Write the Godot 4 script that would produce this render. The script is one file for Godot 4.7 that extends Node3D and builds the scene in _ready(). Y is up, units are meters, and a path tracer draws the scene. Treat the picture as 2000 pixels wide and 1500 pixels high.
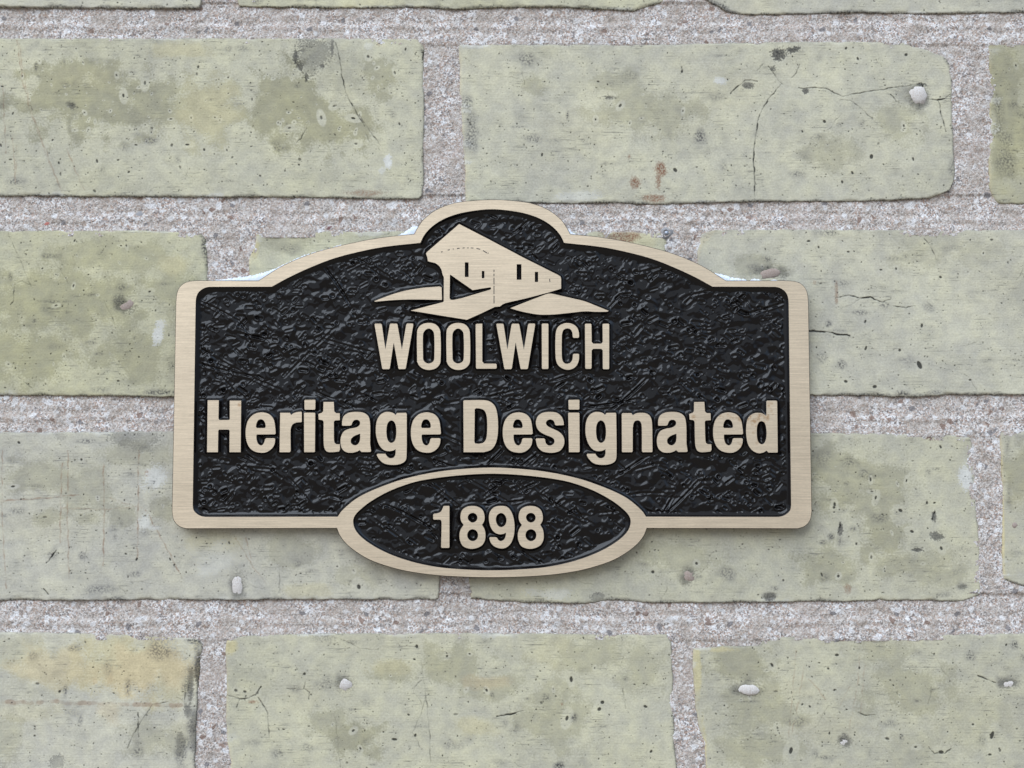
extends Node3D
# A cast bronze heritage plaque screwed to a wall of pale green bricks. Lengths below are millimetres on the wall; MM turns them into metres.

const MM := 0.001
const FACE := 6.5        # front plane of the bronze, in front of the brick faces
const FIELD := 4.1       # floor of the black lacquered field
const BACK := 0.9        # back of the plaque
const TEXEL := 0.3       # millimetres per texel on a brick

var M := {}
var rng := RandomNumberGenerator.new()


func _ready():
	# ---- camera
	var cam := Camera3D.new()
	cam.name = "camera"
	cam.position = Vector3(0, -49.87, 648.08) * MM
	cam.rotation = Vector3(deg_to_rad(4.4), 0, 0)
	cam.fov = 32.1816
	cam.near = 0.02
	cam.far = 50.0
	add_child(cam)
	cam.current = true
	# ---- overcast sky: the zenith is about three times as bright as the horizon
	var sky_mat := ProceduralSkyMaterial.new()
	sky_mat.sky_top_color = Color(0.74, 0.86, 1.0)
	sky_mat.sky_horizon_color = Color(0.33, 0.34, 0.36)
	sky_mat.sky_curve = 0.6
	sky_mat.ground_bottom_color = Color(0.42, 0.41, 0.395)
	sky_mat.ground_horizon_color = Color(0.36, 0.36, 0.36)
	sky_mat.ground_curve = 0.3
	sky_mat.sun_angle_max = 1.0
	sky_mat.energy_multiplier = 1.05
	var sky := Sky.new()
	sky.sky_material = sky_mat
	var env := Environment.new()
	env.background_mode = Environment.BG_SKY
	env.sky = sky
	env.tonemap_mode = Environment.TONE_MAPPER_LINEAR
	env.tonemap_exposure = 2.74
	env.sdfgi_enabled = true
	env.ssao_enabled = true
	env.ssil_enabled = true
	var we := WorldEnvironment.new()
	we.name = "environment"
	we.environment = env
	add_child(we)
	# ---- the bright part of the overcast, high and to the left
	var sun := DirectionalLight3D.new()
	sun.name = "sun"
	sun.rotation = Vector3(deg_to_rad(-44), deg_to_rad(-32), 0)
	sun.light_energy = 0.36
	sun.light_color = Color(0.90, 0.945, 1.0)
	sun.light_angular_distance = 54.0
	sun.shadow_enabled = true
	add_child(sun)

	make_materials()
	build_wall()
	build_plaque()
	build_snow()


# ------------------------------------------------------------------ helpers

func obj(called: String, mesh: Mesh, parent: Node) -> MeshInstance3D:
	var o := MeshInstance3D.new()
	o.name = called
	o.mesh = mesh
	parent.add_child(o, true)
	return o


func tag(o: Node, label: String, category := "", group := "", kind := ""):
	o.set_meta("label", label)
	if category:
		o.set_meta("category", category)
	if group:
		o.set_meta("group", group)
	if kind:
		o.set_meta("kind", kind)


func plain(c: Color, rough: float, metal := 0.0, spec := 0.5) -> StandardMaterial3D:
	var m := StandardMaterial3D.new()
	m.albedo_color = c.linear_to_srgb()
	m.roughness = rough
	m.metallic = metal
	m.metallic_specular = spec
	return m


func noise(seed_no: int, freq: float, octaves := 3, type := FastNoiseLite.TYPE_SIMPLEX_SMOOTH) -> FastNoiseLite:
	var n := FastNoiseLite.new()
	n.seed = seed_no
	n.noise_type = type
	n.frequency = freq
	n.fractal_type = FastNoiseLite.FRACTAL_FBM if octaves > 1 else FastNoiseLite.FRACTAL_NONE
	n.fractal_octaves = octaves
	return n


func noise_bytes(n: FastNoiseLite, w: int, h: int, sx := 1, sy := 1) -> PackedByteArray:
	var im: Image = n.get_image(maxi(4, w / sx), maxi(4, h / sy))
	im.convert(Image.FORMAT_L8)
	if sx > 1 or sy > 1:
		im.resize(w, h, Image.INTERPOLATE_CUBIC)
	return im.get_data()


class Bag:                       # triangles with normals, wound so that the side the normal points to is the front
	var v := PackedVector3Array()
	var n := PackedVector3Array()
	var uv := PackedVector2Array()
	var ix := PackedInt32Array()

	func point(p: Vector3, nn: Vector3, t := Vector2.ZERO) -> int:
		v.append(p * 0.001)
		n.append(nn)
		uv.append(t)
		return v.size() - 1

	func tri(a: int, b: int, c: int):
		var g := (v[c] - v[a]).cross(v[b] - v[a])
		if g.dot(n[a] + n[b] + n[c]) < 0.0:
			ix.append_array(PackedInt32Array([a, c, b]))
		else:
			ix.append_array(PackedInt32Array([a, b, c]))

	func quad(a: int, b: int, c: int, d: int):
		tri(a, b, c)
		tri(a, c, d)

	func into(mesh: ArrayMesh, material: Material, colors := PackedColorArray()):
		var arrays := []
		arrays.resize(Mesh.ARRAY_MAX)
		arrays[Mesh.ARRAY_VERTEX] = v
		arrays[Mesh.ARRAY_NORMAL] = n
		arrays[Mesh.ARRAY_TEX_UV] = uv
		arrays[Mesh.ARRAY_INDEX] = ix
		if colors.size() == v.size():
			arrays[Mesh.ARRAY_COLOR] = colors
		mesh.add_surface_from_arrays(Mesh.PRIMITIVE_TRIANGLES, arrays)
		mesh.surface_set_material(mesh.get_surface_count() - 1, material)


func points(text: String) -> PackedVector2Array:
	var out := PackedVector2Array()
	for w in text.split(" ", false):
		var p := w.split(",")
		out.append(Vector2(p[0].to_float(), p[1].to_float()))
	return out


# A closed outline of nodes; a node that ends in c is a corner, the others are passed smoothly. Sampled about every `step` millimetres, wound anticlockwise.
func outline(text: String, dx := 0.0, step := 0.7) -> PackedVector2Array:
	var p := PackedVector2Array()
	var corner := []
	for w in text.split(" ", false):
		corner.append(w.ends_with("c"))
		var q := w.trim_suffix("c").split(",")
		p.append(Vector2(q[0].to_float() + dx, q[1].to_float()))
	var n := p.size()
	var out := PackedVector2Array()
	for i in n:
		var a := p[i]
		var b := p[(i + 1) % n]
		var length := a.distance_to(b)
		if corner[i] and corner[(i + 1) % n]:
			out.append(a)
			continue
		var ta := (b - a) if corner[i] else (b - p[(i + n - 1) % n]).normalized() * length
		var tb := (b - a) if corner[(i + 1) % n] else (p[(i + 2) % n] - a).normalized() * length
		var parts := maxi(2, int(ceil(length / step)))
		for k in parts:
			var t := float(k) / parts
			var t2 := t * t
			var t3 := t2 * t
			out.append(a * (2 * t3 - 3 * t2 + 1) + ta * (t3 - 2 * t2 + t) + b * (-2 * t3 + 3 * t2) + tb * (t3 - t2))
	if Geometry2D.is_polygon_clockwise(out):
		out.reverse()
	return out


func dense(p: PackedVector2Array, step: float) -> PackedVector2Array:
	var out := PackedVector2Array()
	for i in p.size():
		var a := p[i]
		var b := p[(i + 1) % p.size()]
		var parts := maxi(1, int(ceil(a.distance_to(b) / step)))
		for k in parts:
			out.append(a.lerp(b, float(k) / parts))
	return out


func span_x(p: PackedVector2Array) -> Vector2:
	var lo := 1e9
	var hi := -1e9
	for q in p:
		lo = minf(lo, q.x)
		hi = maxf(hi, q.x)
	return Vector2(lo, hi)


# An outline with holes as a raised piece of metal: a bronze face at z1 and painted sides down to z0.
func raised(outer: PackedVector2Array, holes: Array, z0: float, z1: float, face_mat: Material, side_mat: Material, sides := true) -> ArrayMesh:
	var cuts := []
	for h in holes:
		var s := span_x(h)
		var found := false
		for c in cuts:
			if c > s.x + 0.1 and c < s.y - 0.1:
				found = true
		if not found:
			cuts.append((s.x + s.y) / 2 + 0.013)
	cuts.sort()
	var all := span_x(outer)
	var edges := [all.x - 5.0] + cuts + [all.y + 5.0]
	var pieces := []
	if holes.is_empty():
		pieces = [outer]
	else:
		for k in edges.size() - 1:
			var slab := PackedVector2Array([Vector2(edges[k], -500), Vector2(edges[k + 1], -500), Vector2(edges[k + 1], 500), Vector2(edges[k], 500)])
			var parts: Array = Geometry2D.intersect_polygons(outer, slab)
			for h in holes:
				var next := []
				for q in parts:
					if Geometry2D.is_polygon_clockwise(q):
						continue
					next.append_array(Geometry2D.clip_polygons(q, h))
				parts = next
			for q in parts:
				if not Geometry2D.is_polygon_clockwise(q):
					pieces.append(q)
	var mesh := ArrayMesh.new()
	var face := Bag.new()
	for q in pieces:
		var tris := Geometry2D.triangulate_polygon(q)
		var first := face.v.size()
		for p in q:
			face.point(Vector3(p.x, p.y, z1) - root_at, Vector3.BACK, Vector2((p.x + 176.0) / 340.0, (100.0 - p.y) / 200.0))
		for k in range(0, tris.size(), 3):
			face.tri(first + tris[k], first + tris[k + 1], first + tris[k + 2])
	face.into(mesh, face_mat)
	if sides:
		var side := Bag.new()
		for loop in [outer] + holes:
			wall_loop(side, loop, z0, z1, loop != outer)
		side.into(mesh, side_mat)
	return mesh


func wall_loop(side: Bag, loop: PackedVector2Array, z0: float, z1: float, inward: bool):
	var n := loop.size()
	for i in n:
		var a := loop[i]
		var b := loop[(i + 1) % n]
		var d := (b - a).normalized()
		var nn := Vector3(d.y, -d.x, 0) * (-1.0 if inward else 1.0)
		var k := side.point(Vector3(a.x, a.y, z0) - root_at, nn)
		side.point(Vector3(b.x, b.y, z0) - root_at, nn)
		side.point(Vector3(b.x, b.y, z1) - root_at, nn)
		side.point(Vector3(a.x, a.y, z1) - root_at, nn)
		side.quad(k, k + 1, k + 2, k + 3)


var root_at := Vector3.ZERO      # base of the thing whose parts are being built, in millimetres


# ------------------------------------------------------------------ materials

func make_materials():
	M.paint = plain(Color(0.0048, 0.0036, 0.0034), 0.11, 0.0, 0.39)
	M.side = plain(Color(0.035, 0.024, 0.018), 0.45)
	M.snow = plain(Color(0.65, 0.67, 0.71), 0.9)
	M.snow.subsurf_scatter_enabled = true
	M.snow.subsurf_scatter_strength = 0.15
	M.inlay = plain(Color(0.03, 0.025, 0.022), 0.5)
	M.bronze = StandardMaterial3D.new()
	M.bronze.albedo_texture = bronze_texture()
	M.bronze.metallic = 0.6
	M.bronze.roughness = 0.42
	M.quartz = stone(Color(0.70, 0.67, 0.64), 61)
	M.pink = stone(Color(0.40, 0.33, 0.29), 62)
	M.red = plain(Color(0.40, 0.13, 0.10), 0.7)
	M.maroon = plain(Color(0.16, 0.075, 0.07), 0.7)
	M.brown = plain(Color(0.25, 0.18, 0.15), 0.7)
	M.grey = plain(Color(0.27, 0.26, 0.26), 0.7)
	M.steel = plain(Color(0.30, 0.32, 0.36), 0.4, 0.7)


# A broken bit of lime or flint: mottled and gritty.
func stone(c: Color, seed_no: int) -> StandardMaterial3D:
	var m := plain(c, 0.95, 0.0, 0.25)
	var ramp := Gradient.new()
	ramp.set_color(0, Color(0.84, 0.80, 0.77))
	ramp.set_color(1, Color(1.0, 1.0, 1.0))
	var tex := NoiseTexture2D.new()
	tex.width = 128
	tex.height = 128
	tex.seamless = true
	tex.noise = noise(seed_no, 0.05, 4)
	tex.color_ramp = ramp
	m.albedo_texture = tex
	m.uv1_triplanar = true
	m.uv1_scale = Vector3(150, 150, 150)
	return m


# Brushed bronze: long fine horizontal lines, a few pale scratches, rust specks on the last letters.
func bronze_texture() -> ImageTexture:
	var w := 1360
	var h := 800
	var long_lines := noise_bytes(noise(11, 0.42, 2), w, h, 68, 1)
	var short_lines := noise_bytes(noise(12, 0.45, 2), w, h, 20, 1)
	var cloud := noise_bytes(noise(13, 0.05, 2), w, h, 8, 8)
	var grain := noise_bytes(noise(14, 0.4, 1), w, h, 3, 1)
	var rust := PackedFloat32Array()
	rust.resize(w * h)
	var r := RandomNumberGenerator.new()
	r.seed = 77
	for spot in [[117.6, -18.3, 2.2, 1.2, 34], [114.1, -16.6, 1.5, 1, 18], [121.0, -15.9, 2, 1, 20], [118.0, -25.2, 1, 2.5, 10], [108.7, -17.3, 1.2, 0.6, 10], [103.8, -15.9, 2, 0.6, 8], [109.7, -30.2, 1.5, 2, 10], [124.3, -11.7, 0.8, 1.2, 8], [-132.0, -10.4, 0.6, 0.8, 5], [87.7, -16.6, 1, 0.8, 6]]:
		for k in int(spot[4]):
			var cx := int((spot[0] + 176.0 + r.randfn(0, spot[2])) * 4)
			var cy := int((100.0 - spot[1] + r.randfn(0, spot[3])) * 4)
			var rad := r.randi_range(1, 3)
			for dy in range(-rad, rad + 1):
				for dx in range(-rad, rad + 1):
					if dx * dx + dy * dy <= rad * rad and cx + dx > 0 and cx + dx < w and cy + dy > 0 and cy + dy < h:
						var at := (cy + dy) * w + cx + dx
						rust[at] = minf(0.75, rust[at] + r.randf_range(0.08, 0.3))
	var out := PackedByteArray()
	out.resize(w * h * 3)
	for i in w * h:
		var t := 1.0 + (long_lines[i] - 128) * 0.0005 + (short_lines[i] - 128) * 0.00046 + (cloud[i] - 128) * 0.00016 + (grain[i] - 128) * 0.0002
		var q := rust[i]
		out[i * 3] = clampi(int(BR * t * (1.0 - 0.22 * q)), 0, 255)
		out[i * 3 + 1] = clampi(int(BG * t * (1.0 - 0.34 * q)), 0, 255)
		out[i * 3 + 2] = clampi(int(BB * t * (1.0 - 0.46 * q)), 0, 255)
	return ImageTexture.create_from_image(Image.create_from_data(w, h, false, Image.FORMAT_RGB8, out))

const BR := 210.0
const BG := 190.0
const BB := 163.0


# ------------------------------------------------------------------ wall

func wall_bricks() -> Array:
	return [
		{"id": "A1", "z": 0.3, "tint": 0.1, "seen": true, "top": "-381.75,269.05 -156.82,268.52", "right": "-156.82,268.52 -154.93,191.80 -156.15,188.39", "bottom": "-378.26,189.18 -306.69,188.92 -255.57,188.65 -204.44,188.26 -156.14,188.00", "left": "-381.75,269.05 -378.26,189.18",
			"marks": ""},
		{"id": "A2", "z": 0.2, "tint": 0.1, "seen": true, "top": "-138.00,269.05 77.38,268.52", "right": "77.38,268.52 77.35,208.09 76.19,191.80", "bottom": "-135.97,189.18 -107.34,188.65 -76.67,188.52 -43.45,188.78 -33.73,187.87 -28.11,187.47 -15.33,188.13 9.97,188.92 23.00,188.78 47.53,187.61 61.32,186.82 66.96,188.92 76.19,191.80", "left": "-138.00,269.05 -137.30,192.32 -135.97,189.18",
			"marks": ""},
		{"id": "A3", "z": 0, "tint": 0, "seen": true, "top": "96.99,269.05 331.43,268.52", "right": "331.43,268.52 328.30,186.03", "bottom": "96.14,192.85 102.24,189.70 107.82,186.56 112.41,185.25 134.63,185.09 173.73,186.03 204.38,185.41 255.49,186.03 328.30,186.03", "left": "96.99,269.05 96.14,192.85",
			"marks": ""},
		{"id": "B0", "z": 0, "tint": 0, "seen": false, "top": "-512.74,172.70 -294.64,172.96", "right": "-294.64,172.96 -291.42,93.03", "bottom": "-508.00,92.78 -291.42,93.03", "left": "-512.74,172.70 -508.00,92.78",
			"marks": ""},
		{"id": "B1", "z": 0.2, "tint": 0, "seen": true, "top": "-276.78,172.70 -191.32,172.70 -127.55,172.83 -76.53,172.70 -46.43,172.44", "right": "-46.43,172.44 -43.86,170.35 -44.16,153.16 -43.43,135.01 -43.96,114.36 -43.65,104.07 -44.23,93.80 -45.99,91.75", "bottom": "-274.24,93.54 -252.75,93.16 -189.55,92.78 -131.42,92.65 -90.98,92.52 -75.81,91.75 -60.65,91.75 -45.99,91.75", "left": "-276.78,172.70 -274.24,93.54",
			"marks": "olive -211.0 142.8 40.00 20.00 0.90; olive -177.9 140.2 22.50 15.00 0.80; olive -149.9 136.3 20.00 18.75 0.55; olive -111.8 137.6 22.50 22.50 0.95; olive -88.8 127.3 20.00 13.75 0.90; olive -66.2 151.9 12.50 10.00 0.70; yellow -151.1 136.3 17.50 17.50 0.55; yellow -163.1 166.2 22.50 4.50 0.50; white -61.5 109.7 1.75 3.50 1.00; white -64.5 106.1 1.50 1.50 0.60; white -71.4 168.8 2.00 1.50 0.40; rust -72.0 94.8 10.00 1.50 0.50; rust -66.3 170.1 1.75 1.25 0.50; dark -219.5 128.5 1.50 4.50 0.50; dark -178.9 127.3 1.50 3.50 0.60; dark -203.8 106.1 3.50 2.50 0.50; dark -236.8 158.4 1.00 2.50 0.60; dark -235.4 153.2 1.50 1.00 0.70; dark -225.8 144.9 3.50 1.00 0.50; dark -45.4 166.7 2.50 4.50 0.80; dark -218.5 139.2 2.80 2.12 0.80; spall -98.9 165.1 8.50 7.50 0.80; spall -100.8 157.8 4.50 5.50 0.70; spall -217.7 138.1 2.36 1.75 0.35; hole -107.8 165.1 1.25 4.25 0.75; hole -104.5 166.7 2.00 1.25 0.60; hole -105.4 157.8 1.75 2.50 0.60; hole -102.3 153.7 1.25 2.25 0.70; hole -94.7 158.9 1.50 1.00 0.60; hole -89.7 167.5 0.75 4.00 0.50; hole -218.0 138.4 1.96 1.42 0.50; crack 0.90 -88.0 170.3 -86.1 163.6 -84.5 153.2 -82.4 144.1 -78.8 137.6 -73.1 128.0; crack 0.70 -76.2 133.7 -72.3 128.5 -68.5 123.4 -65.4 118.2; crack 0.90 -110.1 164.9 -107.0 159.7 -102.6 153.2 -101.8 150.6; crack 0.60 -102.0 127.3 -104.5 122.1 -107.7 118.7; crack 1.20 -43.4 171.9 -43.8 166.2 -44.8 161.5; scratch 0.60 -246.4 171.4 -243.0 150.6 -238.7 135.0 -234.4 124.2 -228.4 109.2 -222.5 95.3; scratch 0.50 -245.3 170.1 -241.7 149.3 -237.2 132.9 -232.2 119.5 -226.3 105.4; scratch 0.60 -253.1 149.3 -251.5 129.8 -250.3 114.4; scratch 0.60 -220.5 116.9 -215.1 104.1 -211.1 95.9; scratch 0.50 -247.3 122.1 -245.3 98.9; scratch 0.40 -245.1 118.2 -245.3 98.9", "label": "pale brick with olive stain and pale pore rings", "halo": 0.5},
		{"id": "B2", "z": 0.1, "tint": 0, "seen": true, "top": "-26.27,169.57 -15.30,169.83 15.30,169.57 76.50,169.57 127.52,170.74 173.43,171.13 194.08,170.74 200.16,168.78 207.76,166.83 215.32,163.31", "right": "215.32,163.31 218.64,158.62 218.61,142.26 218.58,125.96 218.88,108.18 218.31,100.47 215.92,95.85", "bottom": "-22.74,89.96 0.00,90.47 10.11,89.70 25.01,89.45 49.27,89.70 72.00,88.93 106.11,89.96 126.33,90.47 164.24,90.47 186.99,90.98 206.72,92.01 215.92,95.85", "left": "-26.27,169.57 -26.76,166.18 -25.98,158.36 -25.81,145.37 -24.60,122.09 -23.04,106.64 -23.27,98.93 -22.74,89.96",
			"marks": "olive 68.6 136.3 27.50 13.75 0.55; olive 50.9 150.6 15.00 7.50 0.45; olive 10.2 149.3 10.00 5.00 0.50; olive 190.3 128.5 15.00 10.00 0.50; olive 157.1 114.4 15.00 10.00 0.45; white 103.6 151.3 3.50 2.00 0.90; white 32.9 93.3 12.50 2.50 0.55; white -19.1 168.8 6.25 1.25 0.70; rust 73.4 106.6 2.50 3.25 1.00; rust 72.3 100.0 1.50 4.00 0.90; rust 67.7 92.5 7.00 2.00 0.90; rust 60.7 99.7 2.25 2.75 0.85; rust 57.8 112.8 1.00 1.50 0.70; dark 92.6 123.4 4.00 4.00 0.70; dark 48.3 142.8 4.50 2.00 0.70; dark 27.4 133.7 1.00 2.50 0.80; dark 105.1 107.9 2.50 3.50 0.50; dark 7.6 162.3 7.50 4.00 0.50; dark -20.3 127.3 4.00 15.00 0.55; dark -21.6 140.2 4.00 5.00 0.50; dark 57.3 154.5 10.00 4.00 0.30; dark 116.5 148.7 3.00 1.75 0.70; dark 162.4 129.1 2.25 1.50 0.70; dark 217.2 106.6 2.50 6.50 0.60; dark 200.9 145.1 7.20 8.07 0.80; spall 194.5 144.9 4.50 4.00 0.35; spall 201.6 144.1 6.08 6.65 0.35; hole 133.0 165.4 4.25 3.25 0.90; hole 139.7 167.0 4.50 2.25 0.90; hole 129.4 157.1 2.25 1.50 0.70; hole 117.0 148.5 3.00 1.50 0.60; hole 47.8 142.8 3.50 1.25 0.70; hole 145.5 145.9 1.25 1.25 0.80; hole 203.5 149.5 3.00 1.00 0.90; hole 201.4 144.3 5.04 5.41 0.50; pit 41.4 131.4 0.66; pit 84.8 135.8 0.56; pit 58.4 129.6 0.49; pit 64.2 132.2 0.45; pit 80.7 106.1 1.50; pit 14.9 113.8 0.94; pit 44.3 107.7 0.56; pit 177.8 112.8 1.50; pit 143.8 125.4 0.75; pit 163.2 100.2 0.94; pit 168.3 104.8 0.94; pit 154.8 130.4 1.12; pit 166.2 167.5 0.94; pit 172.0 162.3 0.94; pit 84.5 155.8 0.94; pit 196.2 164.4 1.12; pit 194.1 128.3 0.75; pit 198.3 111.5 0.94; crack 1.00 133.6 149.3 130.2 145.4 127.1 141.5 124.0 136.3 121.6 129.8 119.9 116.9 119.6 111.8 120.0 104.1 119.8 92.3; crack 0.60 127.3 158.4 131.1 153.2 134.3 149.3; crack 0.90 143.1 159.4 141.5 155.2 138.7 152.6; crack 0.80 142.4 147.4 150.1 147.4 155.7 147.2 160.2 144.9 164.2 143.0 175.5 145.4 188.2 147.4 195.9 148.5 203.5 150.0; crack 0.50 162.7 141.2 167.8 141.2 175.2 135.0 183.7 127.0; crack 1.30 203.5 150.0 205.0 145.4 206.4 141.7 211.5 141.7 214.8 142.3 218.2 144.3; crack 0.90 211.5 141.7 212.8 133.7 215.1 125.2; crack 0.90 188.1 144.1 190.6 140.7 193.6 139.7; crack 0.90 108.6 144.6 111.9 148.0 115.8 151.6 122.1 151.1", "label": "pale brick with rounded worn corner, long vertical crack and rust marks"},
		{"id": "B3", "z": -0.4, "tint": 1, "seen": true, "top": "237.45,171.13 255.06,171.39 466.75,171.39", "right": "466.75,171.39 462.30,88.93", "bottom": "240.00,89.32 252.62,88.93 462.30,88.93", "left": "237.45,171.13 237.59,153.16 236.57,129.84 235.72,98.93 237.45,92.78 240.00,89.32",
			"marks": "olive 244.3 153.2 10.00 15.00 0.90; olive 247.3 124.7 12.50 20.00 0.90; dark 244.5 114.4 6.25 12.50 0.50; dark 241.2 132.4 4.00 15.00 0.35", "label": "darker olive brown brick at the right edge", "worn": 1.5},
		{"id": "C1", "z": 0.2, "tint": 0.22, "seen": true, "top": "-378.34,75.39 -252.23,75.64 -199.27,76.02 -154.61,75.13", "right": "-154.61,75.13 -150.78,72.58 -150.41,65.70 -149.77,58.07 -149.49,27.67 -148.64,-6.26", "bottom": "-374.77,-5.26 -249.84,-5.51 -197.37,-5.76 -164.38,-6.26 -148.64,-6.26", "left": "-378.34,75.39 -374.77,-5.26",
			"marks": "olive -221.0 40.3 42.50 20.00 0.70; olive -196.5 63.2 30.00 10.00 0.50; olive -235.4 15.1 27.50 15.00 0.70; olive -185.3 15.1 20.00 15.00 0.60; olive -165.9 47.9 12.50 15.00 0.50; yellow -166.1 58.1 8.75 6.25 0.50; white -173.5 24.6 2.75 5.00 0.95; white -172.6 29.7 2.50 2.50 0.80; dark -224.8 40.8 11.25 1.25 0.70; dark -151.2 68.2 2.00 10.00 0.80; dark -166.4 8.8 2.50 4.00 0.80; dark -204.0 22.1 3.00 1.50 0.90; dark -246.5 53.0 1.50 3.00 0.60; dark -174.9 -3.8 15.00 1.50 0.70; dark -207.3 44.1 3.50 1.50 0.60; dark -205.5 20.6 4.00 1.75 0.80; dark -192.2 41.6 4.00 2.50 0.60; dark -189.6 39.8 6.40 4.67 0.80; spall -188.9 38.8 5.40 3.85 0.35; hole -189.1 39.0 4.48 3.13 0.50; pit -215.5 48.4 0.75; pit -189.8 68.2 0.56; pit -215.5 70.8 0.75; pit -177.9 45.4 0.75; pit -192.5 68.2 0.56; pit -231.0 57.0 0.56; crack 0.50 -200.0 41.1 -197.3 35.2 -194.7 29.7; crack 0.90 -244.4 47.9 -244.7 40.3 -246.1 38.8; crack 0.40 -248.4 74.6 -241.7 60.6 -236.3 47.9"},
		{"id": "C2", "z": -0.4, "tint": 0, "seen": true, "top": "-126.11,75.13 -90.80,75.64 -50.45,75.64 26.48,75.64 73.14,74.87", "right": "73.14,74.87 76.39,72.07 76.36,68.50 75.56,63.15 75.44,-6.26", "bottom": "-127.41,-6.26 75.44,-6.26", "left": "-126.11,75.13 -126.51,68.50 -129.21,63.15 -129.65,59.34 -128.80,52.98 -127.91,-6.26",
			"marks": "olive -108.4 70.8 17.50 6.25 0.35; yellow -126.8 70.8 2.25 10.00 0.90; yellow 60.5 69.5 10.00 5.00 0.50; white -68.1 74.6 7.50 1.50 0.50; rust 52.9 72.6 9.50 3.00 0.90"},
		{"id": "C3", "z": 0.1, "tint": 0.08, "seen": true, "top": "99.64,76.15 126.13,76.41 201.80,76.15 252.24,76.02 320.34,75.90", "right": "320.34,75.90 317.29,-5.51", "bottom": "90.44,-6.01 144.66,-5.51 172.39,-5.51 187.11,-6.26 199.86,-6.14 212.37,-5.26 249.84,-5.26 317.29,-5.51", "left": "99.64,76.15 93.82,74.36 92.03,72.32 91.13,59.34 91.05,27.67 90.44,-6.01",
			"marks": "olive 120.8 58.1 12.50 6.25 0.50; olive 201.6 65.7 15.00 10.00 0.35; olive 226.7 65.7 15.00 7.50 0.30; rust 159.1 45.4 0.75 5.50 0.50; rust 148.4 50.4 1.25 1.50 0.50; dark 125.9 61.9 4.50 3.50 0.60; dark 137.0 47.9 2.00 1.50 0.60; dark 160.7 9.5 2.50 2.50 0.70; dark 154.8 29.7 2.00 2.00 0.70; dark 191.1 -4.5 5.00 2.00 0.80; dark 204.9 -3.8 7.50 1.25 0.60; dark 151.5 12.6 3.50 3.50 0.35; dark 163.0 26.4 7.50 1.25 0.40; dark 126.1 55.8 8.80 4.25 0.80; spall 126.8 54.8 7.43 3.50 0.35; hole 126.6 55.0 6.16 2.85 0.50; pit 146.0 70.5 0.94; pit 173.1 30.7 0.94; pit 150.9 67.5 0.75; pit 165.5 65.2 0.75; pit 181.4 56.3 0.75; pit 188.8 56.8 0.75; pit 210.6 52.7 0.94; pit 199.0 9.3 2.25; pit 163.0 1.3 1.12; pit 177.0 -1.3 1.31; pit 200.7 28.7 1.12; pit 173.1 17.6 1.12; pit 189.6 16.6 0.94; pit 223.6 2.0 0.75; pit 231.7 64.4 0.56; crack 1.20 158.8 42.6 165.8 43.6 170.8 42.3 175.9 42.6 181.4 40.3 185.9 41.8; crack 1.10 187.1 38.3 193.3 37.3 197.9 38.5; crack 1.60 144.9 26.2 153.0 25.7 160.5 24.4 165.5 23.6; crack 0.60 203.2 72.1 206.6 67.0 209.0 61.1; crack 0.60 250.4 55.5 251.5 51.7", "label": "long smooth pale brick with short horizontal cracks"},
		{"id": "D0", "z": 0, "tint": 0, "seen": false, "top": "-511.06,-23.75 -292.94,-23.50", "right": "-292.94,-23.50 -289.39,-104.51", "bottom": "-506.18,-104.51 -289.39,-104.51", "left": "-511.06,-23.75 -506.18,-104.51",
			"marks": ""},
		{"id": "D1", "z": 0.3, "tint": 0, "seen": true, "top": "-274.24,-23.50 -249.30,-23.63 -211.91,-23.50 -165.55,-23.01 -99.73,-23.25 -35.40,-23.25", "right": "-35.40,-23.25 -34.74,-62.22 -34.61,-93.98 -35.56,-103.53", "bottom": "-271.60,-104.75 -246.91,-104.75 -197.53,-104.63 -138.27,-104.51 -128.40,-104.26 -74.08,-104.26 -35.56,-104.26", "left": "-274.24,-23.50 -271.60,-104.75",
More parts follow.
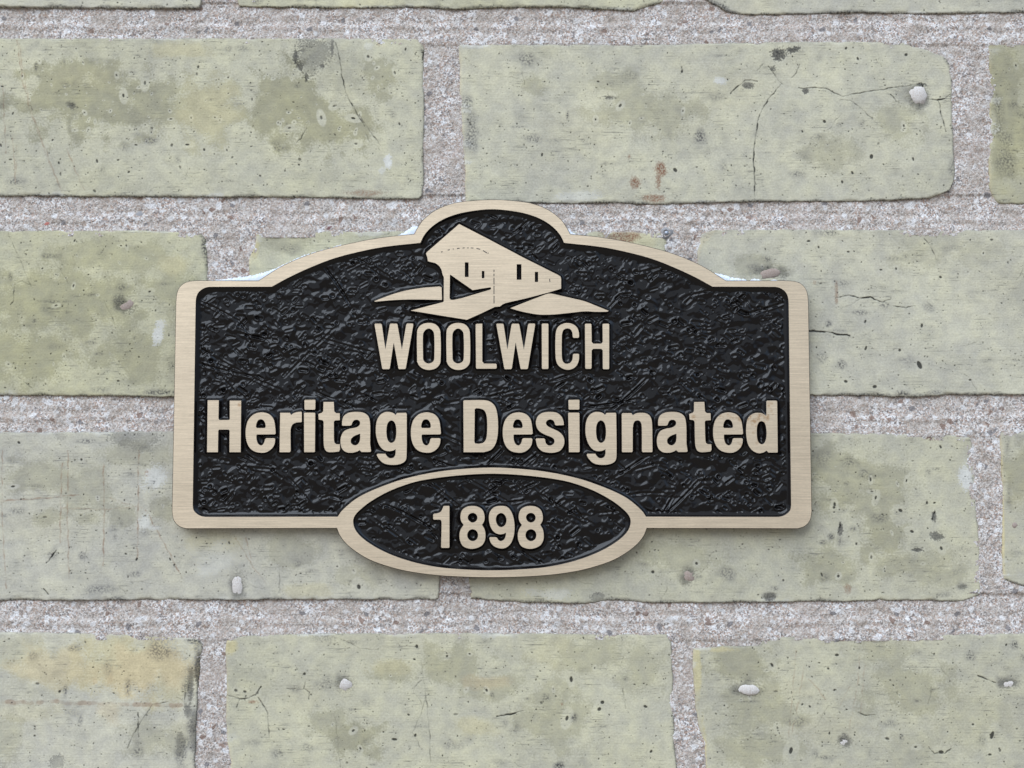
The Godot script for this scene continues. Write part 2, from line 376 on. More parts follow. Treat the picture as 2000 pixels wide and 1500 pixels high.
			"marks": "olive -228.8 -44.9 22.50 10.00 0.60; olive -206.2 -52.3 15.00 15.00 0.50; olive -181.7 -35.0 20.00 7.50 0.50; olive -205.9 -64.7 7.50 5.00 0.60; olive -188.6 -63.5 6.25 6.25 0.60; olive -225.8 -64.7 7.50 5.00 0.60; olive -168.8 -59.8 7.50 7.50 0.60; olive -108.9 -81.9 15.00 10.00 0.45; olive -74.2 -93.0 15.00 7.50 0.40; yellow -143.7 -77.0 15.00 7.50 0.40; yellow -98.8 -99.1 15.00 4.00 0.40; white -173.5 -46.4 7.00 6.00 0.85; white -177.8 -66.7 3.00 4.00 0.80; white -173.6 -69.6 4.00 1.50 0.70; white -143.6 -83.2 10.00 7.50 0.40; rust -177.3 -43.7 2.00 2.00 0.70; dark -222.1 -81.9 3.50 3.50 0.60; dark -185.3 -43.7 3.50 2.00 0.50; dark -238.8 -61.5 4.50 2.25 0.50; dark -182.5 -91.8 3.50 2.00 0.60; dark -208.2 -83.2 2.00 2.25 0.50; dark -197.7 -99.1 15.00 3.00 0.50; dark -210.2 -93.0 10.00 5.00 0.20; dark -34.6 -99.1 1.50 7.50 0.80; dark -133.5 -96.2 4.40 8.92 0.80; spall -189.4 -26.2 7.00 3.50 0.60; spall -178.2 -27.0 6.00 4.50 0.60; spall -219.3 -25.5 2.75 1.75 0.40; spall -132.7 -97.2 3.71 7.35 0.35; hole -133.0 -96.9 3.08 5.98 0.50; pit -181.4 -84.9 0.94; pit -165.3 -84.9 0.75; pit -163.3 -87.6 0.66; pit -209.1 -36.9 0.75; pit -239.7 -28.7 0.94; pit -74.1 -98.1 1.50; crack 1.40 -220.4 -80.7 -223.3 -84.4 -225.2 -86.9; crack 0.80 -226.1 -99.1 -223.5 -101.6; crack 0.70 -189.5 -98.4 -186.5 -100.8; crack 0.40 -112.6 -89.3 -111.9 -101.6; scratch 0.70 -218.5 -38.7 -218.8 -57.3 -218.7 -77.0; scratch 0.60 -215.7 -32.5 -215.4 -62.2 -214.1 -94.2; scratch 0.80 -198.6 -38.7 -197.5 -62.2 -197.4 -88.1; scratch 0.80 -181.6 -32.5 -181.2 -62.2 -181.2 -84.4; scratch 0.80 -177.5 -61.0 -172.3 -70.4 -165.4 -82.4 -159.2 -94.2; scratch 0.80 -248.3 -56.8 -231.0 -55.8 -209.9 -53.8; scratch 0.60 -247.8 -32.5 -247.4 -62.2 -244.1 -99.1; scratch 0.40 -218.9 -60.2 -197.3 -61.0 -181.2 -59.3; scratch 0.50 -133.8 -74.6 -126.2 -86.9 -118.6 -96.7; scratch 0.50 -128.9 -74.6 -126.2 -84.4; scratch 0.40 -195.0 -55.3 -186.2 -58.5 -178.7 -60.2", "label": "brick with vertical brown scratches"},
		{"id": "D2", "z": -0.1, "tint": 0.15, "seen": true, "top": "-19.69,-23.75 74.79,-23.75 144.34,-23.75 186.96,-24.25 224.09,-24.88", "right": "224.09,-24.88 224.57,-34.96 225.47,-57.28 226.36,-79.48 226.54,-100.10 224.99,-102.55", "bottom": "-19.76,-103.77 2.47,-105.48 35.80,-106.22 49.38,-104.51 69.12,-105.97 98.75,-105.73 123.44,-105.48 182.71,-104.75 197.53,-104.51 212.33,-105.24 218.51,-104.75 224.99,-102.55", "left": "-19.69,-23.75 -20.10,-62.22 -20.76,-96.67 -19.76,-103.77",
			"marks": "olive 159.2 -42.4 22.50 12.50 0.60; olive 178.9 -49.9 15.00 15.00 0.60; olive 178.4 -74.6 12.50 12.50 0.70; olive 150.9 -86.9 15.00 10.00 0.60; olive 185.6 -86.9 12.50 7.50 0.50; olive 81.7 -84.4 20.00 10.00 0.40; olive 202.8 -89.3 15.00 10.00 0.40; olive 161.4 -54.8 15.00 10.00 0.60; white 221.0 -46.1 3.75 6.00 1.00; white 17.3 -101.6 10.00 3.00 0.50; rust 161.6 -98.9 1.50 1.75 0.50; dark 149.9 -76.5 2.25 1.75 0.80; dark 154.1 -74.1 1.75 1.50 0.70; dark 165.1 -70.1 2.00 2.00 0.60; dark 174.1 -44.9 7.50 2.50 0.50; dark 164.3 -37.4 5.00 3.50 0.40; dark 206.5 -41.2 4.00 1.25 0.70; dark 202.0 -42.9 3.00 2.50 0.50; dark 123.5 -102.5 3.50 2.25 0.70; dark 217.5 -97.9 3.50 2.00 0.60; dark 158.5 -77.0 2.00 3.50 0.50; dark 84.1 -93.0 5.00 4.00 0.70; dark 205.0 -101.6 6.50 1.75 0.60; dark 178.6 -64.7 5.00 2.50 0.40; dark 146.9 -36.2 10.00 6.50 0.25; dark 84.3 -92.0 5.20 5.10 0.80; spall 41.5 -103.5 3.50 2.50 0.80; spall 85.1 -93.0 4.39 4.20 0.35; hole 195.6 -80.2 3.25 1.25 0.80; hole 205.7 -73.6 3.50 1.75 0.60; hole 158.9 -70.1 1.00 3.00 0.60; hole 204.2 -64.0 1.00 2.25 0.60; hole 124.0 -102.8 2.50 1.75 0.70; hole 217.5 -98.1 2.25 1.25 0.50; hole 84.8 -92.7 3.64 3.42 0.50; pit 156.4 -58.5 1.12; pit 156.1 -60.0 0.94; pit 176.3 -55.3 0.94; pit 188.1 -61.5 1.31; pit 207.5 -79.7 1.12; pit 193.4 -71.6 1.12; pit 208.5 -30.7 0.94; pit 174.0 -46.6 0.94; pit 157.5 -93.0 0.94; pit 191.4 -47.1 0.75; pit 201.1 -57.8 0.94; pit 204.8 -57.8 0.75; pit 166.5 -77.5 0.75; pit 89.1 -86.9 0.94; pit 68.0 -91.0 1.12; crack 1.40 159.0 -67.2 157.9 -73.3; crack 1.60 204.7 -62.2 203.4 -65.9"},
		{"id": "D3", "z": -0.3, "tint": 0.55, "seen": true, "top": "237.60,-23.01 249.33,-22.76 461.26,-22.76", "right": "461.26,-22.76 456.96,-101.57", "bottom": "237.30,-95.20 242.21,-96.43 247.11,-97.90 271.70,-101.57 456.93,-102.06", "left": "237.60,-23.01 238.13,-57.28 237.32,-77.02 237.30,-95.20",
			"marks": "olive 244.9 -44.9 10.00 15.00 0.60; yellow 237.5 -62.2 1.00 35.00 0.90; dark 241.0 -52.3 2.00 10.00 0.50; dark 241.1 -30.0 2.00 7.50 0.40; dark 242.6 -81.9 5.00 2.00 0.50"},
		{"id": "E1", "z": 0.1, "tint": 0, "seen": true, "top": "-372.16,-119.89 -246.46,-119.81 -200.36,-120.37 -167.56,-121.84 -151.52,-123.05", "right": "-151.52,-123.05 -149.09,-125.00 -149.21,-127.92 -149.62,-132.54 -150.62,-145.40 -151.12,-158.21 -151.36,-171.96 -151.41,-196.43", "bottom": "-368.75,-196.43 -151.41,-196.43", "left": "-372.16,-119.89 -368.75,-196.43",
			"marks": "olive -236.4 -128.4 15.00 7.50 0.35; olive -171.5 -169.5 15.00 10.00 0.50; olive -242.5 -172.0 10.00 12.50 0.50; yellow -184.5 -134.5 37.50 15.00 0.75; yellow -164.7 -140.6 17.50 17.50 0.60; yellow -216.5 -135.7 30.00 12.50 0.45; yellow -230.6 -157.5 20.00 5.00 0.30; peach -179.5 -138.1 25.00 12.50 0.60; peach -164.8 -135.7 13.75 11.25 0.60; peach -192.6 -157.5 6.25 6.25 0.40; peach -218.9 -135.7 22.50 10.00 0.40; peach -193.0 -141.8 2.00 3.50 0.80; peach -200.3 -143.0 1.50 2.00 0.70; dark -151.3 -133.3 3.00 9.00 0.80; dark -155.3 -145.4 3.50 12.50 0.80; dark -153.0 -164.7 3.00 15.00 0.60; dark -167.4 -128.4 10.00 6.00 0.50; dark -194.3 -135.7 4.00 6.00 0.40; dark -184.3 -145.4 2.00 4.00 0.70; dark -154.0 -124.0 5.00 1.50 0.90; dark -210.5 -127.2 3.50 1.75 0.50; dark -214.2 -147.8 1.25 3.00 0.70; dark -157.9 -176.8 3.50 10.00 0.60; dark -178.7 -176.8 3.50 4.00 0.50; spall -217.0 -181.1 3.75 3.50 0.70; hole -150.8 -138.1 1.50 8.50 0.80; hole -154.3 -146.6 1.75 8.50 0.60; hole -155.6 -156.3 2.00 3.50 0.50; hole -151.9 -167.1 1.75 10.00 0.50; hole -158.7 -172.0 1.50 5.00 0.40; crack 0.70 -184.1 -175.1 -179.4 -164.7 -172.3 -154.1 -164.5 -152.9; crack 0.90 -179.1 -158.0 -178.6 -169.5; crack 0.80 -160.8 -150.7 -157.6 -151.9; crack 0.60 -156.7 -147.8 -157.1 -155.6; rustline 0.80 -245.5 -152.7 -230.7 -153.4 -218.5 -152.4 -213.6 -153.6 -198.8 -153.4 -176.7 -154.1 -157.1 -154.6", "label": "brick with peach stain and thin rust line"},
		{"id": "E2", "z": 0.1, "tint": 0.2, "seen": true, "top": "-137.23,-123.05 -130.59,-122.08 -121.49,-121.11 -91.92,-120.45 -24.65,-120.13 24.64,-120.62 74.91,-120.98", "right": "74.91,-120.98 76.74,-123.54 77.02,-133.27 77.28,-145.40 77.51,-159.90 77.81,-167.14 77.40,-171.96 78.75,-183.97 78.88,-196.43", "bottom": "-134.31,-196.43 78.88,-196.43", "left": "-137.23,-123.05 -137.88,-128.41 -136.93,-145.40 -137.11,-159.90 -136.19,-171.23 -134.84,-179.17 -135.00,-183.97 -134.31,-196.43",
			"marks": "olive -75.9 -169.5 15.00 10.00 0.75; olive -88.3 -162.3 12.50 7.50 0.50; olive -29.5 -135.7 20.00 10.00 0.60; olive -59.0 -138.1 10.00 6.50 0.60; olive -9.8 -145.4 20.00 7.50 0.50; olive 19.6 -159.9 20.00 17.50 0.50; olive 36.9 -130.8 30.00 10.00 0.45; olive 61.5 -138.1 12.50 12.50 0.40; yellow -135.4 -126.5 3.50 4.00 1.00; yellow -59.0 -135.7 12.50 5.00 0.50; yellow -17.2 -164.7 12.50 5.00 0.50; peach -12.3 -143.0 12.50 4.50 0.50; rust -125.7 -152.7 4.50 1.00 0.70; rust 23.6 -153.9 1.00 1.00 0.60; dark -88.5 -143.0 4.00 5.00 0.40; dark -76.1 -156.3 3.50 1.50 0.70; dark -3.7 -163.3 2.00 3.00 0.50; dark 42.9 -164.2 3.50 1.00 0.90; dark 16.0 -150.7 2.25 2.25 0.50; dark 6.9 -151.0 2.50 1.00 0.50; dark -9.8 -149.5 1.50 2.00 0.60; dark 29.4 -159.9 2.00 2.50 0.80; dark 22.0 -182.8 3.00 2.00 0.90; dark 54.1 -141.8 2.00 2.00 0.50; dark -88.7 -122.3 10.00 2.50 0.40; dark -81.1 -143.2 5.60 5.52 0.80; spall -80.4 -144.2 4.73 4.55 0.35; hole -80.6 -143.9 3.92 3.70 0.50; pit -99.6 -139.6 0.94; pit -56.3 -170.5 1.31; pit -45.8 -126.7 1.12; pit -47.0 -132.8 0.75; pit -72.5 -174.8 0.75; pit 26.2 -160.6 1.31; pit 41.7 -156.3 1.31; pit 63.8 -155.1 1.12; pit 43.2 -153.1 1.31; pit 28.3 -142.2 1.50; pit -12.3 -147.3 0.94; pit -31.3 -131.3 0.75; pit -49.6 -158.9 0.75; pit -46.3 -168.6 0.94; crack 1.00 -136.8 -149.5 -132.1 -150.7 -129.6 -151.7 -122.8 -149.8 -120.4 -145.4; crack 0.80 -130.6 -151.7 -132.0 -155.6; crack 0.80 -121.5 -150.7 -119.3 -154.6 -116.8 -158.0 -116.4 -169.5; crack 0.70 -108.1 -146.9 -99.7 -146.6 -97.0 -148.3 -97.5 -151.7; crack 0.80 -99.5 -143.0 -99.7 -146.6; crack 0.40 -43.8 -133.3 -42.3 -143.0 -41.3 -150.2 -44.2 -159.9 -47.5 -167.1 -44.1 -174.4; crack 0.50 -41.3 -150.2 -39.7 -164.7 -39.1 -181.6; crack 0.40 -84.6 -159.9 -83.3 -172.0 -82.2 -184.0; crack 0.50 -80.8 -123.5 -72.6 -127.9 -64.0 -127.9; crack 1.20 -7.4 -159.4 0.0 -158.5 5.4 -157.0; crack 0.60 53.1 -146.6 54.2 -156.3"},
		{"id": "E3", "z": -0.2, "tint": 0.22, "seen": true, "top": "87.17,-127.44 100.97,-126.46 118.70,-126.46 120.20,-124.76 120.98,-122.08 147.85,-121.59 168.79,-121.54 246.45,-120.25 308.07,-120.13", "right": "308.07,-120.13 305.25,-196.43", "bottom": "92.80,-196.43 305.25,-196.43", "left": "87.17,-127.44 86.86,-133.27 87.46,-146.61 88.11,-155.07 89.44,-163.52 90.17,-168.34 92.58,-171.96 92.04,-176.77 93.06,-183.97 92.80,-196.43",
			"marks": "olive 108.2 -135.7 20.00 10.00 0.60; olive 117.8 -155.1 20.00 15.00 0.50; olive 191.6 -147.8 22.50 15.00 0.55; olive 177.3 -128.4 15.00 7.50 0.40; olive 117.5 -174.4 20.00 10.00 0.50; olive 220.8 -159.9 20.00 15.00 0.25; yellow 89.1 -135.7 2.00 17.50 0.90; yellow 91.3 -176.8 1.75 15.00 0.90; yellow 98.5 -127.9 10.00 1.25 0.80; dark 220.3 -131.3 3.50 3.00 0.60; dark 113.6 -143.0 4.00 2.00 0.60; dark 239.7 -141.0 5.00 2.00 0.70; dark 241.4 -125.5 2.00 2.00 0.80; dark 186.2 -169.1 1.50 2.25 0.90; dark 135.3 -135.7 1.50 1.25 0.60; dark 158.8 -168.3 2.50 2.00 0.50; dark 194.0 -152.2 2.00 0.75 0.40; dark 112.8 -146.1 8.00 4.25 0.80; dark 237.7 -143.2 6.40 3.82 0.80; dark 157.8 -170.5 4.80 3.40 0.80; spall 113.5 -147.1 6.75 3.50 0.35; spall 238.4 -144.2 5.40 3.15 0.35; spall 158.5 -171.5 4.05 2.80 0.35; hole 113.3 -146.9 5.60 2.85 0.50; hole 238.1 -143.9 4.48 2.56 0.50; hole 158.2 -171.2 3.36 2.28 0.50; pit 156.3 -130.8 1.12; pit 125.0 -135.5 1.12; pit 142.8 -155.1 0.75; pit 139.2 -154.1 0.66; pit 133.4 -175.8 1.69; pit 154.8 -147.3 0.75; pit 193.0 -174.1 0.75; pit 205.1 -176.5 1.50; pit 220.7 -163.5 0.75; pit 229.3 -168.6 0.94; pit 228.4 -177.7 0.94; pit 152.0 -137.2 0.75; pit 167.0 -136.9 0.75; pit 151.9 -167.6 0.75; pit 229.8 -168.6 1.88; crack 0.80 165.8 -158.0 169.3 -159.2 174.7 -159.2; crack 0.90 201.0 -145.4 200.6 -150.2 199.3 -153.9; crack 0.90 223.7 -140.1 228.6 -142.5 232.2 -143.9; crack 0.90 199.6 -173.9 201.9 -177.2 206.8 -176.8 210.1 -174.8; scratch 0.40 136.6 -128.4 135.2 -143.0 132.3 -169.5; scratch 0.40 140.2 -135.7 137.5 -152.7 133.5 -169.5; scratch 0.50 142.6 -141.8 147.4 -147.8 151.0 -152.7; scratch 0.40 167.4 -130.8 165.9 -145.4 160.5 -169.5; scratch 0.35 169.7 -135.7 166.8 -159.9; scratch 0.40 162.2 -145.4 157.1 -155.1", "label": "grey olive brick with pale stones burnt in"},
		{"id": "F0", "z": 0, "tint": 0, "seen": false, "top": "-270.52,-213.14 -31.68,-213.14", "right": "-31.68,-213.14 -31.39,-288.23", "bottom": "-268.06,-288.23 -31.39,-288.23", "left": "-270.52,-213.14 -268.06,-288.23",
			"marks": ""},
		{"id": "F1", "z": 0, "tint": 0, "seen": false, "top": "-17.06,-213.14 214.47,-213.14", "right": "214.47,-213.14 212.52,-288.23", "bottom": "-16.90,-288.23 212.52,-288.23", "left": "-17.06,-213.14 -16.90,-288.23",
			"marks": ""},
	]


func build_wall():
	var wall := Node3D.new()
	wall.name = "brick_wall"
	wall.position = Vector3(WX, WY, 0) * MM
	root_at = Vector3(WX, WY, 0)
	add_child(wall)
	tag(wall, "weathered pale green brick wall with thick sandy grey mortar joints behind the plaque", "wall")
	var bricks := wall_bricks()
	var inner := []
	var nodes := {}
	for k in bricks.size():
		var b: Dictionary = bricks[k]
		var sides := [points(b.top), points(b.right), points(b.bottom), points(b.left)]
		for s in 4:
			sides[s] = ragged(sides[s], 300 + k * 7 + s)
		# the corners of neighbouring sides meet
		sides[1][0] = sides[0][-1]
		sides[3][0] = sides[0][0]
		sides[2][0] = sides[3][-1]
		sides[2][-1] = sides[1][-1]
		var loop := PackedVector2Array(sides[3])
		loop.append_array(sides[2])
		var up: PackedVector2Array = sides[1].duplicate()
		up.reverse()
		loop.append_array(up)
		var back: PackedVector2Array = sides[0].duplicate()
		back.reverse()
		loop.append_array(back)
		for p in Geometry2D.offset_polygon(loop, -3.2):
			inner.append(p)
		var o := obj("brick", brick_mesh(b, sides, k), wall)
		if b.has("label"):
			o.set_meta("label", b.label)
		nodes[b.id] = o
	var mortar := obj("mortar", mortar_mesh(inner), wall)
	mortar.set_meta("label", "sandy grey mortar with pink and white grains")
	nodes["mortar"] = mortar
	# stones burnt into the bricks or bedded in the mortar
	for s in [
		["D1", "quartz", -132.46, -97.41, 2.75, 5.25, 0.08, -0.4],
		["E2", "quartz", -80.11, -144.43, 3.50, 3.25, 0, -0.5],
		["E3", "quartz", 113.74, -147.33, 5.00, 2.50, -0.05, -0.6],
		["E3", "quartz", 238.61, -144.43, 4.00, 2.25, 0.15, -0.6],
		["E3", "quartz", 158.72, -171.71, 3.00, 2.00, 0.4, -0.6],
		["C1", "pink", -188.60, 38.54, 4.00, 2.75, 0.6, -0.1],
		["B2", "quartz", 201.87, 143.82, 4.50, 4.75, 0.3, -0.7],
		["C3", "pink", 127.06, 54.51, 5.50, 2.50, 0.2, -0.5],
		["D2", "pink", 85.30, -93.24, 3.25, 3.00, 0.5, -0.7],
		["D3", "pink", 243.51, -68.64, 1.50, 1.50, 0, -0.5],
		["B1", "pink", -217.48, 137.86, 1.75, 1.25, 0.4, -0.4],
		["B1", "pink", -175.11, 128.29, 1.25, 1.50, 0.4, -0.4],
		["mortar", "red", -227.72, 179.49, 1.25, 1.00, 0.2, -1.5],
		["mortar", "grey", -144.95, 175.83, 2.75, 2.00, 0.2, -1.8],
		["mortar", "red", -188.83, 83.05, 1.25, 1.00, 0.2, -1.5],
		["mortar", "grey", -184.04, 83.30, 2.50, 2.50, 0.2, -1.7],
		["mortar", "red", -229.37, 79.22, 1.75, 1.50, 0.5, -1.3],
		["mortar", "maroon", -90.31, 76.92, 2.25, 1.50, 0.2, -1.2],
		["mortar", "brown", 94.70, -114.77, 3.00, 3.25, 0.8, -1.7],
		["mortar", "brown", 64.64, -111.11, 1.25, 1.25, 0.2, -1.6],
		["mortar", "brown", 86.82, 181.58, 1.50, 1.00, 0, -1.5],
		["mortar", "maroon", -168.03, 181.58, 1.25, 1.00, 0, -1.7],
		["mortar", "grey", 187.74, 172.44, 2.00, 1.50, 0.1, -1.5],
		["mortar", "grey", 230.82, 76.66, 1.50, 1.25, 0.2, -1.3],
		["mortar", "quartz", -94.25, 183.94, 2.50, 2.25, 0.3, -2],
		["mortar", "quartz", -245.78, 186.03, 4.00, 1.75, 0.1, -2.2],
		["mortar", "quartz", 171.64, -17.77, 4.50, 3.00, -0.4, -2],
		["mortar", "quartz", -85.09, -114.03, 4.00, 1.75, 0.1, -1.9],
		["mortar", "brown", 239.17, -11.77, 1.75, 2.00, 0.2, -1.8],
	]:
		obj("pebble", pebble_mesh(Vector3(s[2], s[3], s[7]), s[4], s[5], s[6], M[s[1]], int(s[2] * 13 + s[3] * 7)), nodes[s[0]])
	var nail := obj("nail_head", nail_mesh(), wall)
	nail.set_meta("label", "small rusty grey nail head in a hole in the mortar")

const WX := 0.0
const WY := -268.0


# A brick arris: the drawn line, resampled every 1.4 mm and worn a little.
func ragged(p: PackedVector2Array, seed_no: int) -> PackedVector2Array:
	var total := 0.0
	for i in p.size() - 1:
		total += p[i].distance_to(p[i + 1])
	var count := maxi(6, int(total / 1.4))
	var out := PackedVector2Array()
	var n := noise(seed_no, 0.16, 3)
	var i := 0
	var gone := 0.0
	for k in count + 1:
		var s := minf(total * k / count, total - 1e-4)
		while i < p.size() - 2 and s > gone + p[i].distance_to(p[i + 1]):
			gone += p[i].distance_to(p[i + 1])
			i += 1
		var d := p[i + 1] - p[i]
		var q := p[i] + d.normalized() * (s - gone)
		var fade := minf(1.0, minf(s, total - s) / 4.0)
		out.append(q + d.normalized().orthogonal() * n.get_noise_1d(s) * 0.5 * fade)
	return out


func along(p: PackedVector2Array, t: float) -> Vector2:
	var f := clampf(t, 0, 1) * (p.size() - 1)
	var i := mini(int(f), p.size() - 2)
	return p[i].lerp(p[i + 1], f - i)


func stops(length: float, step: float) -> PackedFloat32Array:
	var out := PackedFloat32Array([0.0, 0.0, 0.22, 0.5, 0.9, 1.5, 2.4, 3.6])
	var mid := length - 7.2
	var parts := maxi(2, int(mid / step))
	for k in range(1, parts):
		out.append(3.6 + mid * k / parts)
	for d in [3.6, 2.4, 1.5, 0.9, 0.5, 0.22, 0.0, 0.0]:
		out.append(length - d)
	return out


func brick_mesh(b: Dictionary, sides: Array, k: int) -> ArrayMesh:
	var top: PackedVector2Array = sides[0]
	var right: PackedVector2Array = sides[1]
	var bottom: PackedVector2Array = sides[2]
	var left: PackedVector2Array = sides[3]
	var c00 := top[0]
	var c10 := top[-1]
	var c01 := bottom[0]
	var c11 := bottom[-1]
	var us := stops(c00.distance_to(c10), 2.2)
	var vs := stops(c00.distance_to(c01), 2.2)
	var lu := us[-1]
	var lv := vs[-1]
	var nu := us.size()
	var nv := vs.size()
	var lo := Vector2(1e9, 1e9)
	var hi := -lo
	for s in sides:
		for q in s:
			lo = lo.min(q)
			hi = hi.max(q)
	lo -= Vector2(1, 1)
	hi += Vector2(1, 1)
	var wear := noise(700 + k, 0.09, 3)
	var bulge := noise(800 + k, 0.012, 2)
	var fine := noise(900 + k, 0.22, 2)
	var grid := PackedVector3Array()
	for j in nv:
		var v := vs[j] / lv
		for i in nu:
			var u := us[i] / lu
			var p := top_mix(top, bottom, left, right, c00, c10, c01, c11, u, v)
			var d := minf(minf(us[i], lu - us[i]), minf(vs[j], lv - vs[j]))
			var z := 0.0
			if i == 0 or j == 0 or i == nu - 1 or j == nv - 1:
				z = -16.0
			else:
				var rad := 0.32 + 1.2 * maxf(0.0, wear.get_noise_2d(p.x, p.y) + 0.02)
				if b.has("worn"):
					rad *= b.worn
				var e := clampf(1.0 - d / (rad * 2.2), 0.0, 1.0)
				z = b.z + bulge.get_noise_2d(p.x, p.y) * 0.8 + fine.get_noise_2d(p.x, p.y) * 0.10 - rad * e * e * 1.0
			grid.append(Vector3(p.x, p.y, z))
	var bag := Bag.new()
	for j in nv:
		for i in nu:
			var g := grid[j * nu + i]
			var x1 := grid[j * nu + mini(i + 1, nu - 1)] - grid[j * nu + maxi(i - 1, 0)]
			var y1 := grid[maxi(j - 1, 0) * nu + i] - grid[mini(j + 1, nv - 1) * nu + i]
			var n := x1.cross(y1).normalized()
			if n.length_squared() < 0.5:
				n = Vector3.BACK
			bag.point(g - root_at, n, Vector2((g.x - lo.x) / (hi.x - lo.x), (hi.y - g.y) / (hi.y - lo.y)))
	for j in nv - 1:
		for i in nu - 1:
			var a := j * nu + i
			bag.tri(a, a + 1, a + nu + 1)
			bag.tri(a, a + nu + 1, a + nu)
	var mesh := ArrayMesh.new()
	bag.into(mesh, brick_material(b, k, lo, hi, bottom, right, left, top))
	return mesh


func top_mix(top: PackedVector2Array, bottom: PackedVector2Array, left: PackedVector2Array, right: PackedVector2Array, c00: Vector2, c10: Vector2, c01: Vector2, c11: Vector2, u: float, v: float) -> Vector2:
	return along(top, u) * (1 - v) + along(bottom, u) * v + along(left, v) * (1 - u) + along(right, v) * u - (c00 * (1 - u) + c10 * u) * (1 - v) - (c01 * (1 - u) + c11 * u) * v


# Colour and fine relief of one brick: clay streaked by the wire cut, stains with pale haloes round the pores, pits, cracks, rust and dirt along the lower arris.
func brick_material(b: Dictionary, k: int, lo: Vector2, hi: Vector2, bottom: PackedVector2Array, right: PackedVector2Array, left: PackedVector2Array, top: PackedVector2Array) -> StandardMaterial3D:
	var tx: float = TEXEL if b.seen else 0.8
	var w := int((hi.x - lo.x) / tx)
	var h := int((hi.y - lo.y) / tx)
	var r := RandomNumberGenerator.new()
	r.seed = 5000 + k
	var big := noise_bytes(noise(20 + k, tx / 55.0, 3), w, h)
	var mid := noise_bytes(noise(50 + k, tx / 9.0, 4), w, h)
	var fine := noise_bytes(noise(80 + k, tx / 1.3, 3), w, h)
	var edgy := noise_bytes(noise(170 + k, tx / 17.0, 3), w, h)
	var streak := noise_bytes(noise(110 + k, 0.36, 3), w, h, 40, 1)
	var dash := noise_bytes(noise(140 + k, 0.42, 2), w, h, 7, 1)
	var olive := PackedFloat32Array()
	olive.resize(w * h)
	var dark := olive.duplicate()
	var rust := olive.duplicate()
	var white := olive.duplicate()
	var yellow := olive.duplicate()
	var peach := olive.duplicate()
	var pit := olive.duplicate()
	var layers := {"olive": olive, "dark": dark, "rust": rust, "white": white, "yellow": yellow, "peach": peach, "pit": pit}
	# a few faint blotches everywhere
	for q in 5:
		blob(layers, "olive", r.randf() * w, r.randf() * h, r.randf_range(8, 26) / tx, r.randf_range(5, 14) / tx, r.randf_range(0.06, 0.26), w, h, edgy, fine)
	for q in 3:
		blob(layers, "yellow", r.randf() * w, r.randf() * h, r.randf_range(10, 24) / tx, r.randf_range(4, 12) / tx, r.randf_range(0.06, 0.2), w, h, edgy, fine)
	for q in 46:
		blob(layers, "dark", r.randf() * w, r.randf() * h, r.randf_range(0.8, 7.0) / tx, r.randf_range(0.5, 3.4) / tx, r.randf_range(0.15, 0.55), w, h, edgy, fine)
	# thin smears of mortar left along the edges
	for q in 7:
		var u := r.randf()
		var e := along(top if r.randf() < 0.55 else (left if r.randf() < 0.5 else bottom), u)
		blob(layers, "white", (e.x - lo.x) / tx, (hi.y - e.y) / tx, r.randf_range(2.0, 9.0) / tx, r.randf_range(0.8, 2.2) / tx, r.randf_range(0.25, 0.6), w, h, mid, fine)
	var pits := []
	for q in int(w * h * tx * tx / 16000.0 * 1700):
		var s := pow(r.randf(), 3.4)
		var at := Vector2(r.randf() * w, r.randf() * h)
		var keep := r.randf()
		if keep > 1.5 * pow(edgy[int(at.y) * w + int(at.x)] / 255.0, 1.5) + 0.12:
			continue
		pits.append([at.x, at.y, (0.09 + 0.25 * s) / tx, r.randf_range(0.3, 0.9), r.randf() < float(b.get("halo", 0.12))])
	for q in int(w * h * tx * tx / 16000.0 * 6):
		pits.append([r.randf() * w, r.randf() * h, r.randf_range(0.3, 0.7) / tx, r.randf_range(0.4, 0.75), r.randf() < 0.5])
	for q in (75 if b.has("halo") else 6):
		pits.append([r.randf() * w, r.randf_range(0.08, 0.85) * h, (0.26 + 0.46 * pow(r.randf(), 2.0)) / tx, r.randf_range(0.5, 0.9), true])
	for item in b.marks.split("; ", false):
		var f: PackedStringArray = item.split(" ", false)
		if f[0] == "crack" or f[0] == "scratch" or f[0] == "rustline":
			var line := PackedVector2Array()
			for q in range(2, f.size() - 1, 2):
				line.append(Vector2((f[q].to_float() - lo.x) / tx, (hi.y - f[q + 1].to_float()) / tx))
			scratch(layers, f[0], line, f[1].to_float(), w, h, tx, r)
		elif f[0] == "pit":
			pits.append([(f[1].to_float() - lo.x) / tx, (hi.y - f[2].to_float()) / tx, f[3].to_float() * 0.62 / tx, 0.85, true])
		else:
			blob(layers, f[0], (f[1].to_float() - lo.x) / tx, (hi.y - f[2].to_float()) / tx, f[3].to_float() / tx, f[4].to_float() / tx, f[5].to_float(), w, h, edgy, fine)
	for q in 5:      # hair cracks
		var line := PackedVector2Array([Vector2(r.randf() * w, r.randf() * h)])
		var turn := r.randf() * TAU
		for s in 6:
			turn += r.randfn(0, 0.35)
			line.append(line[-1] + Vector2.from_angle(turn) * r.randf_range(1.0, 3.0) / tx)
		scratch(layers, "crack", line, r.randf_range(0.2, 0.45), w, h, tx, r)
	for p in pits:
		pore(layers, p[0], p[1], p[2], p[3], p[4], w, h, r)
